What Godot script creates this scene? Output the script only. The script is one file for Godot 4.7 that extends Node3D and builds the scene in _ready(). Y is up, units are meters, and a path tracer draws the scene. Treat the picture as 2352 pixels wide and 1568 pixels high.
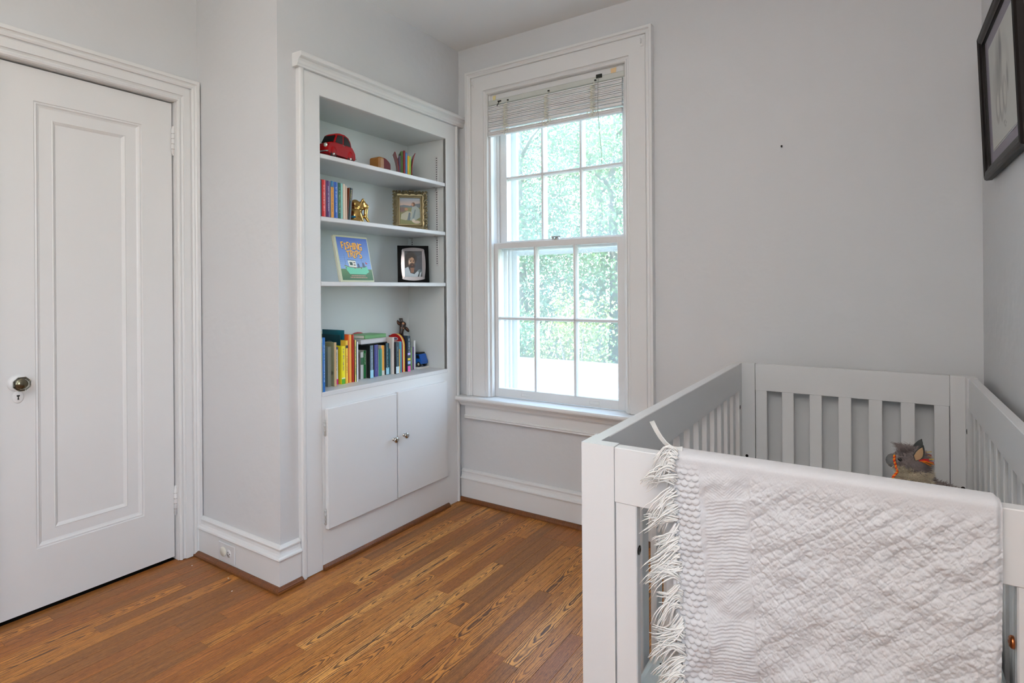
extends Node3D

var rng := RandomNumberGenerator.new()
var names := {}
var M := {}
var SG := 4294967295   # smooth group in use; this one is flat


func _ready() -> void:
	rng.seed = 7
	# ---- camera (vertical lines kept upright by a shifted lens)
	var cam := Camera3D.new()
	cam.name = "camera"
	var fw := Vector3(-0.543819, -0.000367, -0.839202)
	var rt := Vector3(0.839183, -0.006999, -0.543804)
	var up := Vector3(0.005674, 0.999975, -0.004114)
	cam.transform = Transform3D(Basis(rt, up, -fw).orthonormalized(), Vector3(1.995, 1.191, 2.540))
	var near := 0.05
	var size := near * 1568.0 / 1299.92
	cam.projection = Camera3D.PROJECTION_FRUSTUM
	cam.set_frustum(size, Vector2(0.0, -118.553 / 1568.0 * size), near, 120.0)
	add_child(cam)
	cam.current = true
	# ---- sky, sun, exposure
	var env := Environment.new()
	var sky := Sky.new()
	var sm := ProceduralSkyMaterial.new()
	sm.sky_top_color = Color(0.62, 0.74, 0.86)
	sm.sky_horizon_color = Color(0.90, 0.93, 0.95)
	sm.ground_bottom_color = Color(0.52, 0.55, 0.50)
	sm.ground_horizon_color = Color(0.80, 0.83, 0.82)
	sm.sky_energy_multiplier = 3.8
	sm.ground_energy_multiplier = 3.8
	sky.sky_material = sm
	env.background_mode = Environment.BG_SKY
	env.sky = sky
	env.tonemap_mode = Environment.TONE_MAPPER_LINEAR
	env.tonemap_exposure = 0.505
	env.sdfgi_enabled = true
	env.ssao_enabled = true
	env.ssil_enabled = true
	var we := WorldEnvironment.new()
	we.name = "world_environment"
	we.environment = env
	add_child(we)
	var sun := DirectionalLight3D.new()
	sun.name = "sun"
	sun.light_color = Color(1.0, 0.97, 0.91)
	sun.light_energy = 23.0
	sun.light_angular_distance = 0.6
	sun.shadow_enabled = true
	sun.look_at_from_position(Vector3.ZERO, Vector3(0.75, -1.0, -0.42), Vector3.UP)
	add_child(sun)
	materials()
	room()
	window_wall()
	left_door()
	floor_lamp()
	bookcase()
	crib()
	blanket()
	plush()
	top_shelf()
	second_shelf()
	third_shelf()
	book_row()
	blind()
	small_things()
	wall_picture()
	outside()


# ------------------------------------------------------------------ helpers
func numbered(called: String, parent: Node) -> String:
	var key := [parent.get_instance_id(), called]
	names[key] = names.get(key, -1) + 1
	return called if names[key] == 0 else "%s_%03d" % [called, names[key]]


func thing(called: String, label: String, category: String, at := Vector3.ZERO, turn := 0.0, group := "") -> Node3D:
	var o := Node3D.new()
	o.name = numbered(called, self)
	add_child(o)
	o.position = at
	o.rotation.y = turn
	tag(o, label, category, group)
	return o


func tag(o: Node, label: String, category := "", group := "") -> void:
	o.set_meta("label", label)
	if category:
		o.set_meta("category", category)
	if group:
		o.set_meta("group", group)


func struct_node(called: String) -> Node3D:
	var o := Node3D.new()
	o.name = called
	o.set_meta("kind", "structure")
	add_child(o)
	return o


func begin() -> SurfaceTool:
	var s := SurfaceTool.new()
	s.begin(Mesh.PRIMITIVE_TRIANGLES)
	SG = 4294967295
	return s


func obj(called: String, s: SurfaceTool, m: Material, parent: Node = self) -> MeshInstance3D:
	s.generate_normals()
	return put(called, s.commit(), m, parent)


func put(called: String, mesh: Mesh, m: Material, parent: Node = self) -> MeshInstance3D:
	var o := MeshInstance3D.new()
	o.name = numbered(called, parent)
	o.mesh = mesh
	o.material_override = m
	parent.add_child(o)
	return o


func structure(called: String, s: SurfaceTool, m: Material) -> MeshInstance3D:
	var o := obj(called, s, m)
	o.set_meta("kind", "structure")
	return o


func mat(c: Color, rough := 0.5, metal := 0.0, spec := 0.5) -> StandardMaterial3D:
	var m := StandardMaterial3D.new()
	m.albedo_color = c
	m.roughness = rough
	m.metallic = metal
	m.metallic_specular = spec
	return m


var cmats := {}
func paint(c: Color, rough := 0.45) -> StandardMaterial3D:
	var k := c.to_html() + str(rough)
	if not cmats.has(k):
		cmats[k] = mat(c, rough)
	return cmats[k]


# one flat polygon, turned so that it faces out
func face(s: SurfaceTool, pts: Array, out: Vector3, uvs: Array = []) -> void:
	var n := Vector3.ZERO
	for i in pts.size():
		n += (pts[i] as Vector3).cross(pts[(i + 1) % pts.size()])
	var flip := n.dot(out) < 0.0
	for i in range(1, pts.size() - 1):
		var t := [0, i + 1, i] if not flip else [0, i, i + 1]
		for k in t:
			var p: Vector3 = pts[k]
			s.set_smooth_group(SG)
			if uvs.size():
				s.set_uv(uvs[k])
			else:
				var a := out.abs()
				s.set_uv(Vector2(p.z, p.y) if a.x > a.y and a.x > a.z else (Vector2(p.x, p.z) if a.y > a.z else Vector2(p.x, p.y)))
			s.add_vertex(p)


# a box with chamfered edges: centre, size, bevel, axes
func box(s: SurfaceTool, c: Vector3, size: Vector3, bev := 0.0, b := Basis()) -> void:
	var h := size * 0.5
	var g := SG
	SG = 4294967295
	var e := Vector3(maxf(h.x - bev, 0), maxf(h.y - bev, 0), maxf(h.z - bev, 0))
	var v := func(axis: int, sg: Vector3) -> Vector3:
		var q := Vector3(sg.x * (h.x if axis == 0 else e.x), sg.y * (h.y if axis == 1 else e.y), sg.z * (h.z if axis == 2 else e.z))
		return c + b * q
	for axis in 3:
		for sgn in [-1.0, 1.0]:
			var pts := []
			for k in [[-1.0, -1.0], [1.0, -1.0], [1.0, 1.0], [-1.0, 1.0]]:
				var q := Vector3.ZERO
				q[axis] = sgn
				q[(axis + 1) % 3] = k[0]
				q[(axis + 2) % 3] = k[1]
				pts.append(v.call(axis, q))
			var n := Vector3.ZERO
			n[axis] = sgn
			face(s, pts, b * n)
	if bev > 0.0:
		for axis in 3:
			var a1 := (axis + 1) % 3
			var a2 := (axis + 2) % 3
			for s1 in [-1.0, 1.0]:
				for s2 in [-1.0, 1.0]:
					var lo := Vector3.ZERO
					lo[axis] = -1.0
					lo[a1] = s1
					lo[a2] = s2
					var hi := lo
					hi[axis] = 1.0
					var n := lo
					n[axis] = 0.0
					face(s, [v.call(a1, lo), v.call(a1, hi), v.call(a2, hi), v.call(a2, lo)], b * n)
		for x in [-1.0, 1.0]:
			for y in [-1.0, 1.0]:
				for z in [-1.0, 1.0]:
					var q := Vector3(x, y, z)
					face(s, [v.call(0, q), v.call(1, q), v.call(2, q)], b * q)
	SG = g


func span(s: SurfaceTool, a: Vector3, b: Vector3, bev := 0.0) -> void:
	box(s, (a + b) * 0.5, (b - a).abs(), bev)


func sbox(a: Vector3, b: Vector3, bev := 0.0) -> SurfaceTool:
	var s := begin()
	span(s, a, b, bev)
	return s


# a closed 2D outline carried through frames [origin, x axis, y axis]; ends are capped
func sweep(s: SurfaceTool, prof: PackedVector2Array, frames: Array, caps := true, closed := false) -> void:
	var area := 0.0
	for i in prof.size():
		area += prof[i].cross(prof[(i + 1) % prof.size()])
	var sg := 1.0 if area > 0.0 else -1.0
	var at := func(f: Array, p: Vector2) -> Vector3: return f[0] + f[1] * p.x + f[2] * p.y
	var nf := frames.size()
	for k in (nf if closed else nf - 1):
		var f: Array = frames[k]
		var g: Array = frames[(k + 1) % nf]
		for i in prof.size():
			var p := prof[i]
			var q := prof[(i + 1) % prof.size()]
			var d := (q - p) * sg
			var n2 := Vector2(d.y, -d.x)
			var out: Vector3 = f[1] * n2.x + f[2] * n2.y
			face(s, [at.call(f, p), at.call(f, q), at.call(g, q), at.call(g, p)], out)
	if caps and not closed:
		var tris := Geometry2D.triangulate_polygon(prof)
		for e in [[0, 1], [nf - 1, nf - 2]]:
			var f: Array = frames[e[0]]
			var out: Vector3 = f[0] - frames[e[1]][0]
			for i in range(0, tris.size(), 3):
				face(s, [at.call(f, prof[tris[i]]), at.call(f, prof[tris[i + 1]]), at.call(f, prof[tris[i + 2]])], out)


# a flat outline in the local xy plane, thick in z, edges eased
func slab(s: SurfaceTool, prof: PackedVector2Array, z0: float, z1: float, x := Transform3D(), ease_by := 0.0) -> void:
	var c := Vector2.ZERO
	for p in prof:
		c += p / prof.size()
	var rings := [[z0, 1.0], [z1, 1.0]]
	if ease_by > 0.0:
		rings = [[z0, 1.0 - ease_by], [lerpf(z0, z1, 0.2), 1.0], [lerpf(z0, z1, 0.8), 1.0], [z1, 1.0 - ease_by]]
	var frames := []
	for r in rings:
		frames.append([x * Vector3(c.x * (1 - r[1]), c.y * (1 - r[1]), r[0]), x.basis.x * r[1], x.basis.y * r[1]])
	sweep(s, prof, frames)


func lathe(s: SurfaceTool, prof: Array, segs: int, x := Transform3D(), smooth := true, offset := 0.0) -> void:
	var g := SG
	for i in prof.size() - 1:
		var p: Vector2 = prof[i]
		var q: Vector2 = prof[i + 1]
		var n2 := Vector2(q.y - p.y, -(q.x - p.x))
		SG = 1 if smooth else 4294967295
		for k in segs:
			var a := TAU * (k + offset) / segs
			var b := TAU * (k + 1 + offset) / segs
			var pts := []
			for e in [[p, a], [q, a], [q, b], [p, b]]:
				pts.append(x * Vector3(e[0].x * cos(e[1]), e[0].y, e[0].x * sin(e[1])))
			var m := (a + b) * 0.5
			var out := x.basis * Vector3(n2.x * cos(m), n2.y, n2.x * sin(m))
			if p.x < 1e-6:
				pts = [pts[0], pts[1], pts[2]]
			elif q.x < 1e-6:
				pts = [pts[0], pts[1], pts[3]]
			face(s, pts, out)
	SG = g


func tube(s: SurfaceTool, pts: Array, radius, sides := 6) -> void:
	var g := SG
	SG = 1
	var n := pts.size()
	var u := Vector3.ZERO
	var rings := []
	for i in n:
		var t: Vector3 = (pts[mini(i + 1, n - 1)] - pts[maxi(i - 1, 0)]).normalized()
		if u == Vector3.ZERO:
			u = t.cross(Vector3.UP if absf(t.y) < 0.9 else Vector3.RIGHT).normalized()
		u = (u - t * u.dot(t)).normalized()
		var w := t.cross(u)
		var r: float = radius[i] if radius is Array else radius
		var ring := []
		for k in sides:
			var a := TAU * k / sides
			ring.append(pts[i] + (u * cos(a) + w * sin(a)) * r)
		rings.append(ring)
	for i in n - 1:
		for k in sides:
			var k2 := (k + 1) % sides
			var q := [rings[i][k], rings[i][k2], rings[i + 1][k2], rings[i + 1][k]]
			face(s, q, (q[0] + q[1] + q[2] + q[3]) * 0.25 - (pts[i] + pts[i + 1]) * 0.5)
	face(s, rings[0], pts[0] - pts[1])
	face(s, rings[n - 1], pts[n - 1] - pts[n - 2])
	SG = g


func ball(s: SurfaceTool, c: Vector3, r: Vector3, segs := 14, b := Basis()) -> void:
	var prof := []
	for i in segs / 2 + 1:
		var a := -PI / 2 + PI * i / (segs / 2)
		prof.append(Vector2(maxf(cos(a), 0.0) if i > 0 and i < segs / 2 else 0.0, sin(a)))
	lathe(s, prof, segs, Transform3D(b * Basis.from_scale(r), c))


# a smooth skin over a distance field, on a grid of cells (surface nets)
func skin(f: Callable, lo: Vector3, hi: Vector3, cell: float) -> ArrayMesh:
	var nx := int((hi.x - lo.x) / cell) + 2
	var ny := int((hi.y - lo.y) / cell) + 2
	var nz := int((hi.z - lo.z) / cell) + 2
	var val := PackedFloat32Array()
	val.resize(nx * ny * nz)
	for z in nz:
		for y in ny:
			for x in nx:
				val[(z * ny + y) * nx + x] = f.call(lo + Vector3(x, y, z) * cell)
	var verts := PackedVector3Array()
	var norms := PackedVector3Array()
	var ids := {}
	var idx := PackedInt32Array()
	for z in nz - 1:
		for y in ny - 1:
			for x in nx - 1:
				var at := (z * ny + y) * nx + x
				var sum := Vector3.ZERO
				var cnt := 0
				var c := [val[at], val[at + 1], val[at + nx], val[at + nx + 1], val[at + nx * ny], val[at + nx * ny + 1], val[at + nx * ny + nx], val[at + nx * ny + nx + 1]]
				for i in 8:
					for b in 3:
						var j := i | (1 << b)
						if j == i:
							continue
						if (c[i] < 0.0) != (c[j] < 0.0):
							var t: float = c[i] / (c[i] - c[j])
							var p := Vector3(i & 1, (i >> 1) & 1, (i >> 2) & 1)
							p[b] += t
							sum += p
							cnt += 1
				if cnt:
					ids[at] = verts.size()
					var v := lo + (Vector3(x, y, z) + sum / cnt) * cell
					verts.append(v)
					var e := cell * 0.5
					norms.append(Vector3(f.call(v + Vector3(e, 0, 0)) - f.call(v - Vector3(e, 0, 0)), f.call(v + Vector3(0, e, 0)) - f.call(v - Vector3(0, e, 0)), f.call(v + Vector3(0, 0, e)) - f.call(v - Vector3(0, 0, e))).normalized())
	var step := [1, nx, nx * ny]
	for z in range(1, nz - 1):
		for y in range(1, ny - 1):
			for x in range(1, nx - 1):
				var at := (z * ny + y) * nx + x
				for b in 3:
					var inside := val[at] < 0.0
					if inside == (val[at + step[b]] < 0.0):
						continue
					var u: int = step[(b + 1) % 3]
					var w: int = step[(b + 2) % 3]
					var q := [ids[at - u - w], ids[at - w], ids[at], ids[at - u]]
					if inside:
						q.reverse()
					for k in [0, 1, 2, 0, 2, 3]:
						idx.append(q[k])
	return surface(verts, norms, idx)


func surface(verts: PackedVector3Array, norms: PackedVector3Array, idx: PackedInt32Array, uv := PackedVector2Array()) -> ArrayMesh:
	var a := []
	a.resize(Mesh.ARRAY_MAX)
	a[Mesh.ARRAY_VERTEX] = verts
	a[Mesh.ARRAY_NORMAL] = norms
	a[Mesh.ARRAY_INDEX] = idx
	if uv.size():
		a[Mesh.ARRAY_TEX_UV] = uv
	var m := ArrayMesh.new()
	m.add_surface_from_arrays(Mesh.PRIMITIVE_TRIANGLES, a)
	return m


func capsule(p: Vector3, a: Vector3, b: Vector3, ra: float, rb: float) -> float:
	var ab := b - a
	var t := clampf((p - a).dot(ab) / maxf(ab.length_squared(), 1e-9), 0.0, 1.0)
	return p.distance_to(a + ab * t) - lerpf(ra, rb, t)


func smin(a: float, b: float, k: float) -> float:
	var h := maxf(k - absf(a - b), 0.0) / k
	return minf(a, b) - h * h * k * 0.25


# ------------------------------------------------------------------ printed pictures
func fill_poly(im: Image, pts: Array, c: Color) -> void:
	var w := im.get_width()
	var h := im.get_height()
	var poly := PackedVector2Array()
	var lo := Vector2(1e9, 1e9)
	var hi := -lo
	for p in pts:
		var q := Vector2(p[0] * w, p[1] * h)
		poly.append(q)
		lo = lo.min(q)
		hi = hi.max(q)
	for y in range(maxi(int(lo.y), 0), mini(int(hi.y) + 1, h)):
		for x in range(maxi(int(lo.x), 0), mini(int(hi.x) + 1, w)):
			if Geometry2D.is_point_in_polygon(Vector2(x + 0.5, y + 0.5), poly):
				im.set_pixel(x, y, im.get_pixel(x, y).lerp(Color(c, 1.0), c.a))


func fill_oval(im: Image, cx: float, cy: float, rx: float, ry: float, c: Color, soft := 0.15) -> void:
	var w := im.get_width()
	var h := im.get_height()
	for y in range(maxi(int((cy - ry * 1.3) * h), 0), mini(int((cy + ry * 1.3) * h) + 1, h)):
		for x in range(maxi(int((cx - rx * 1.3) * w), 0), mini(int((cx + rx * 1.3) * w) + 1, w)):
			var d := Vector2(((x + 0.5) / w - cx) / rx, ((y + 0.5) / h - cy) / ry).length()
			var a := clampf((1.0 + soft - d) / (2.0 * soft), 0.0, 1.0) * c.a
			if a > 0.0:
				im.set_pixel(x, y, im.get_pixel(x, y).lerp(Color(c, 1.0), a))


func print_mat(im: Image, rough := 0.4) -> StandardMaterial3D:
	var m := mat(Color.WHITE, rough)
	m.albedo_texture = ImageTexture.create_from_image(im)
	m.texture_repeat = false
	return m


# a flat printed sheet in local xy, facing +z
func sheet(called: String, c: Vector3, w: float, h: float, thick: float, m: Material, parent: Node, b := Basis()) -> MeshInstance3D:
	var s := begin()
	box(s, c - b.z * thick * 0.5, Vector3(w, h, thick), 0.0, b)
	var f := begin()
	var dx := b.x * w * 0.5
	var dy := b.y * h * 0.5
	var z := b.z * 0.0002
	face(f, [c - dx - dy + z, c + dx - dy + z, c + dx + dy + z, c - dx + dy + z], b.z, [Vector2(0, 1), Vector2(1, 1), Vector2(1, 0), Vector2(0, 0)])
	f.generate_normals()
	s.generate_normals()
	var mesh: ArrayMesh = f.commit()
	s.commit(mesh)
	var o := MeshInstance3D.new()
	o.name = numbered(called, parent)
	o.mesh = mesh
	o.set_surface_override_material(0, m)
	o.set_surface_override_material(1, paint(Color(0.9, 0.89, 0.86), 0.7))
	parent.add_child(o)
	return o


# ------------------------------------------------------------------ materials
func noise_image(freq: float, w: int, oct := 3, seed_ := 1) -> ImageTexture:
	var n := FastNoiseLite.new()
	n.seed = seed_
	n.frequency = freq
	n.fractal_octaves = oct
	var im := n.get_seamless_image(w, w)
	return ImageTexture.create_from_image(im)


func oak(kind: int, light: Color, dark: Color, seed_: int) -> StandardMaterial3D:
	var n := FastNoiseLite.new()
	n.seed = seed_
	n.fractal_octaves = 2
	n.frequency = 1.0
	var w := 64
	var h := 1152
	var im := Image.create(w, h, false, Image.FORMAT_RGB8)
	var r := RandomNumberGenerator.new()
	r.seed = seed_
	var c0 := r.randf_range(-0.012, 0.012)
	var v0 := r.randf_range(0.2, 1.0)
	var slope := r.randf_range(0.02, 0.05)
	var ring := r.randf_range(0.0036, 0.0058)
	if kind == 1:      # quarter-sawn: straight, tight
		c0 = 0.09 * (1.0 if r.randf() < 0.5 else -1.0)
		slope = 0.006
		ring = 0.0026
	for y in h:
		var v := y * 1.2 / h
		var wob := n.get_noise_2d(v * 2.2, 5.0) * 0.016 + n.get_noise_2d(v * 9.0, 9.0) * 0.004
		var dep := slope * (v - v0) + wob * (0.6 if kind == 0 else 0.2)
		for x in w:
			var u := (x + 0.5) / w * 0.058 - 0.029 - c0
			u += n.get_noise_2d(v * 14.0, u * 120.0) * 0.0012
			var d := sqrt(u * u + dep * dep) / ring
			d += n.get_noise_2d(u * 160.0, v * 5.0) * 0.22
			var t := d - floorf(d)
			var late := smoothstep(0.35, 0.86, t) * (1.0 - smoothstep(0.9, 1.0, t))
			late *= 0.80 + 0.45 * n.get_noise_2d(floorf(d) * 7.3, v * 0.6 + 40.0)
			var pore := n.get_noise_2d(u * 2600.0, v * 36.0)
			var a := clampf(late * 1.0 + maxf(pore - 0.22, 0.0) * 0.7, 0.0, 1.0)
			var c := light.lerp(dark, a)
			var tone := 1.0 + 0.10 * n.get_noise_2d(u * 40.0 + 70.0, v * 1.7)
			im.set_pixel(x, y, Color(c.r * tone, c.g * tone, c.b * tone))
	var m := mat(Color.WHITE, 0.40, 0.0, 0.4)
	m.albedo_texture = ImageTexture.create_from_image(im)
	m.uv1_scale = Vector3(1.0 / 0.058, 1.0 / 1.2, 1.0)
	m.uv1_offset = Vector3(0.5, 0.0, 0.0)
	m.clearcoat_enabled = true
	m.clearcoat = 0.12
	m.clearcoat_roughness = 0.3
	return m


func materials() -> void:
	var lumps := noise_image(0.02, 256, 3, 3)
	M.wall = mat(Color(0.845, 0.846, 0.852), 0.6)
	M.wall.heightmap_enabled = true
	M.wall.heightmap_texture = lumps
	M.wall.heightmap_scale = 0.10
	M.wall.uv1_scale = Vector3(2.5, 2.5, 2.5)
	M.ceiling = mat(Color(0.95, 0.95, 0.945), 0.7)
	M.trim = mat(Color(0.905, 0.902, 0.90), 0.38)
	M.crib = mat(Color(0.875, 0.872, 0.875), 0.38)
	M.niche = mat(Color(0.865, 0.88, 0.875), 0.42)
	M.sub = mat(Color(0.10, 0.06, 0.04), 0.9)
	M.oaks = []
	for k in 12:
		var light := Color(0.74, 0.495, 0.215)
		var dark := Color(0.29, 0.150, 0.050)
		if k % 4 == 1:
			light = Color(0.65, 0.405, 0.17)
		elif k % 4 == 2:
			light = Color(0.60, 0.395, 0.185)
		elif k == 3 or k == 7:
			light = Color(0.84, 0.60, 0.31)
			dark = Color(0.25, 0.135, 0.05)
		M.oaks.append(oak(1 if k in [2, 5, 6, 9, 10] else 0, light, dark, 100 + k * 17))
	M.shoe = mat(Color(0.42, 0.26, 0.15), 0.4)
	M.shoe.albedo_texture = M.oaks[5].albedo_texture
	M.shoe.albedo_color = Color(0.72, 0.68, 0.66)
	M.shoe.uv1_scale = Vector3(12, 3, 12)
	M.steel = mat(Color(0.72, 0.71, 0.69), 0.22, 1.0)
	M.dull_steel = mat(Color(0.78, 0.78, 0.77), 0.45, 0.6)
	M.dark_metal = mat(Color(0.16, 0.13, 0.12), 0.35, 0.8)
	M.copper = mat(Color(0.62, 0.36, 0.22), 0.28, 1.0)
	M.black = mat(Color(0.02, 0.02, 0.02), 0.8)
	M.glass = mat(Color(0.93, 0.99, 0.96, 0.05), 0.04)
	M.glass.transparency = BaseMaterial3D.TRANSPARENCY_ALPHA
	M.dull_glass = M.glass.duplicate()
	M.dull_glass.metallic_specular = 0.22
	# the panes are old and dusty: a thin pale film scatters daylight
	M.pane = mat(Color(0.90, 0.985, 0.955, 0.29), 0.5)
	M.pane.transparency = BaseMaterial3D.TRANSPARENCY_ALPHA
	M.pane.backlight_enabled = true
	M.pane.backlight = Color(1, 1, 1)
	M.knob_glass = mat(Color(0.96, 0.98, 0.96, 0.0), 0.02)
	M.knob_glass.refraction_enabled = true
	M.knob_glass.refraction_scale = 0.05
	M.pages = mat(Color(0.90, 0.88, 0.83), 0.8)


# ------------------------------------------------------------------ the room
func room() -> void:
	var s := begin()
	span(s, Vector3(-0.80, -0.2, -0.27), Vector3(2.45, -0.0125, 4.05))
	var fl := structure("floor", s, M.sub)
	planks(fl)
	structure("ceiling", sbox(Vector3(-0.80, 2.556, -0.27), Vector3(2.45, 2.72, 4.05)), M.ceiling)
	s = begin()   # wall with the window
	span(s, Vector3(-0.45, -0.2, -0.27), Vector3(0.165, 2.556, -0.02))
	span(s, Vector3(1.013, -0.2, -0.27), Vector3(2.45, 2.556, -0.02))
	span(s, Vector3(0.165, -0.2, -0.27), Vector3(1.013, 0.568, -0.02))
	span(s, Vector3(0.165, 2.29, -0.27), Vector3(1.013, 2.556, -0.02))
	structure("wall_back", s, M.wall)
	s = begin()   # wall round the bookcase niche
	span(s, Vector3(-0.45, 2.042, -0.02), Vector3(-0.02, 2.556, 1.05))
	span(s, Vector3(-0.45, -0.0125, -0.02), Vector3(-0.02, 2.042, 0.108))
	span(s, Vector3(-0.45, -0.0125, 0.972), Vector3(-0.02, 2.042, 1.05))
	span(s, Vector3(-0.45, -0.0125, 0.108), Vector3(-0.307, 2.042, 0.972))
	structure("wall_bookcase", s, M.wall)
	structure("wall_recess", sbox(Vector3(-0.80, -0.0125, 1.05), Vector3(-0.02, 2.556, 1.147)), M.wall)
	s = begin()   # wall with the door
	span(s, Vector3(-0.80, -0.2, 1.147), Vector3(-0.62, 2.556, 1.222))
	span(s, Vector3(-0.80, -0.2, 1.885), Vector3(-0.62, 2.556, 4.05))
	span(s, Vector3(-0.80, 2.06, 1.222), Vector3(-0.62, 2.556, 1.885))
	span(s, Vector3(-0.80, -0.2, 1.222), Vector3(-0.74, 2.06, 1.885))
	structure("wall_left", s, M.wall)
	s = begin()   # right wall, with a second window behind the camera
	span(s, Vector3(2.302, -0.2, -0.27), Vector3(2.45, 2.556, 2.62))
	span(s, Vector3(2.302, -0.2, 3.82), Vector3(2.45, 2.556, 4.05))
	span(s, Vector3(2.302, -0.2, 2.62), Vector3(2.45, 0.62, 3.82))
	span(s, Vector3(2.302, 2.30, 2.62), Vector3(2.45, 2.556, 3.82))
	structure("wall_right", s, M.wall)
	structure("wall_front", sbox(Vector3(-0.62, -0.2, 3.9), Vector3(2.302, 2.556, 4.05)), M.wall)
	var w2 := struct_node("window_2")
	s = begin()
	for z in [2.64, 3.22, 3.80]:
		span(s, Vector3(2.34, 0.62, z - 0.02), Vector3(2.40, 2.30, z + 0.02))
	for y in [0.645, 1.46, 2.275]:
		span(s, Vector3(2.342, y - 0.022, 2.62), Vector3(2.398, y + 0.022, 3.82))
	obj("sash_frame", s, M.trim, w2)
	put("pane", pane_mesh(Vector3(2.37, 0.66, 2.66), Vector3(2.37, 2.26, 3.78)), M.glass, w2)
	s = begin()
	for z in [2.58, 3.85]:
		span(s, Vector3(2.277, 0.60, z - 0.04), Vector3(2.302, 2.39, z + 0.04), 0.003)
	span(s, Vector3(2.277, 2.30, 2.62), Vector3(2.302, 2.39, 3.81), 0.003)
	span(s, Vector3(2.262, 0.59, 2.52), Vector3(2.36, 0.62, 3.89), 0.004)
	obj("window_casing", s, M.trim, w2)
	baseboards()


func pane_mesh(a: Vector3, b: Vector3) -> ArrayMesh:
	var s := begin()
	if absf(a.x - b.x) < 1e-5:
		face(s, [a, Vector3(a.x, a.y, b.z), b, Vector3(a.x, b.y, a.z)], Vector3.LEFT)
	else:
		face(s, [a, Vector3(b.x, a.y, a.z), b, Vector3(a.x, b.y, a.z)], Vector3.BACK)
	s.generate_normals()
	return s.commit()


func planks(fl: Node3D) -> void:
	var pw := 0.058
	var x0 := 0.5705 - 21 * pw
	var r := RandomNumberGenerator.new()
	r.seed = 41
	var row := 0
	while x0 + row * pw < 2.302:
		var xa := maxf(x0 + row * pw, -0.74)
		var xb := minf(x0 + (row + 1) * pw, 2.302)
		var z := 3.9
		var z_end := -0.02 if xa > -0.03 else 1.147
		var first := r.randf_range(0.3, 1.1)
		if row == 21:     # the pale board with the bold grain
			first = 3.9 - 1.065 - 2 * 0.92
		var k := 0
		while z > z_end + 0.01:
			var ln := first if k == 0 else r.randf_range(0.55, 1.12)
			var which := r.randi_range(0, 11)
			if r.randf() < 0.5 and which in [3, 7]:
				which = r.randi_range(0, 2)
			if row == 21:
				if k == 1 or k == 2:
					ln = 0.92
				elif k == 3:
					ln = 0.555
					which = 3
			ln = minf(ln, 1.14)
			if z - ln < z_end + 0.12:
				ln = minf(z - z_end, 1.19)
			var off := r.randf_range(0.0, maxf(1.19 - ln, 0.0))
			var s := begin()
			var w := xb - xa - 0.0005
			box(s, Vector3(0, -0.006, off + ln * 0.5), Vector3(w, 0.012, ln - 0.0006), 0.0006)
			var o := obj("plank", s, M.oaks[which], fl)
			o.position = Vector3((xa + xb) * 0.5, 0, z - ln - off)
			z -= ln
			k += 1
		row += 1


func base_profile() -> PackedVector2Array:
	return PackedVector2Array([Vector2(0, 0.002), Vector2(0.02, 0.002), Vector2(0.02, 0.120), Vector2(0.026, 0.1225), Vector2(0.0275, 0.127), Vector2(0.026, 0.132), Vector2(0.019, 0.136), Vector2(0.014, 0.144), Vector2(0.0125, 0.154), Vector2(0.0125, 0.158), Vector2(0.016, 0.161), Vector2(0.0165, 0.166), Vector2(0.013, 0.171), Vector2(0.006, 0.174), Vector2(0, 0.175)])


func shoe_profile(d: float, r := 0.019) -> PackedVector2Array:
	var p := PackedVector2Array([Vector2(d, 0.0)])
	for k in 6:
		var a := PI / 2 * k / 5
		p.append(Vector2(d + r * cos(a), 0.0005 + 0.021 * sin(a)))
	return p


func baseboards() -> void:
	var runs := [
		["baseboard_back", [[Vector3(-0.005, 0, -0.02), Vector3(0, 0, 1)], [Vector3(2.302, 0, -0.02), Vector3(0, 0, 1)]]],
		["baseboard_recess", [[Vector3(-0.605, 0, 1.147), Vector3(0, 0, 1)], [Vector3(-0.02, 0, 1.147), Vector3(1, 0, 1)], [Vector3(-0.02, 0, 1.064), Vector3(1, 0, 0)]]],
		["baseboard_right", [[Vector3(2.302, 0, 0.01), Vector3(-1, 0, 0)], [Vector3(2.302, 0, 3.9), Vector3(-1, 0, 0)]]],
		["baseboard_left", [[Vector3(-0.62, 0, 1.97), Vector3(1, 0, 0)], [Vector3(-0.62, 0, 3.9), Vector3(1, 0, 0)]]],
		["baseboard_front", [[Vector3(-0.59, 0, 3.9), Vector3(0, 0, -1)], [Vector3(2.27, 0, 3.9), Vector3(0, 0, -1)]]],
	]
	for run in runs:
		var frames := []
		for p in run[1]:
			frames.append([p[0], p[1], Vector3.UP])
		var s := begin()
		sweep(s, base_profile(), frames)
		var b := structure(run[0], s, M.trim)
		s = begin()
		sweep(s, shoe_profile(0.0202), frames)
		obj("shoe_moulding", s, M.shoe, b)
	# the wooden quarter round under the cabinet front
	var s := begin()
	sweep(s, shoe_profile(0.0, 0.016), [[Vector3(0.0, 0, 0.118), Vector3(1, 0, 0), Vector3.UP], [Vector3(0.0, 0, 0.958), Vector3(1, 0, 0), Vector3.UP]])
	structure("trim_1", s, M.shoe)


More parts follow.
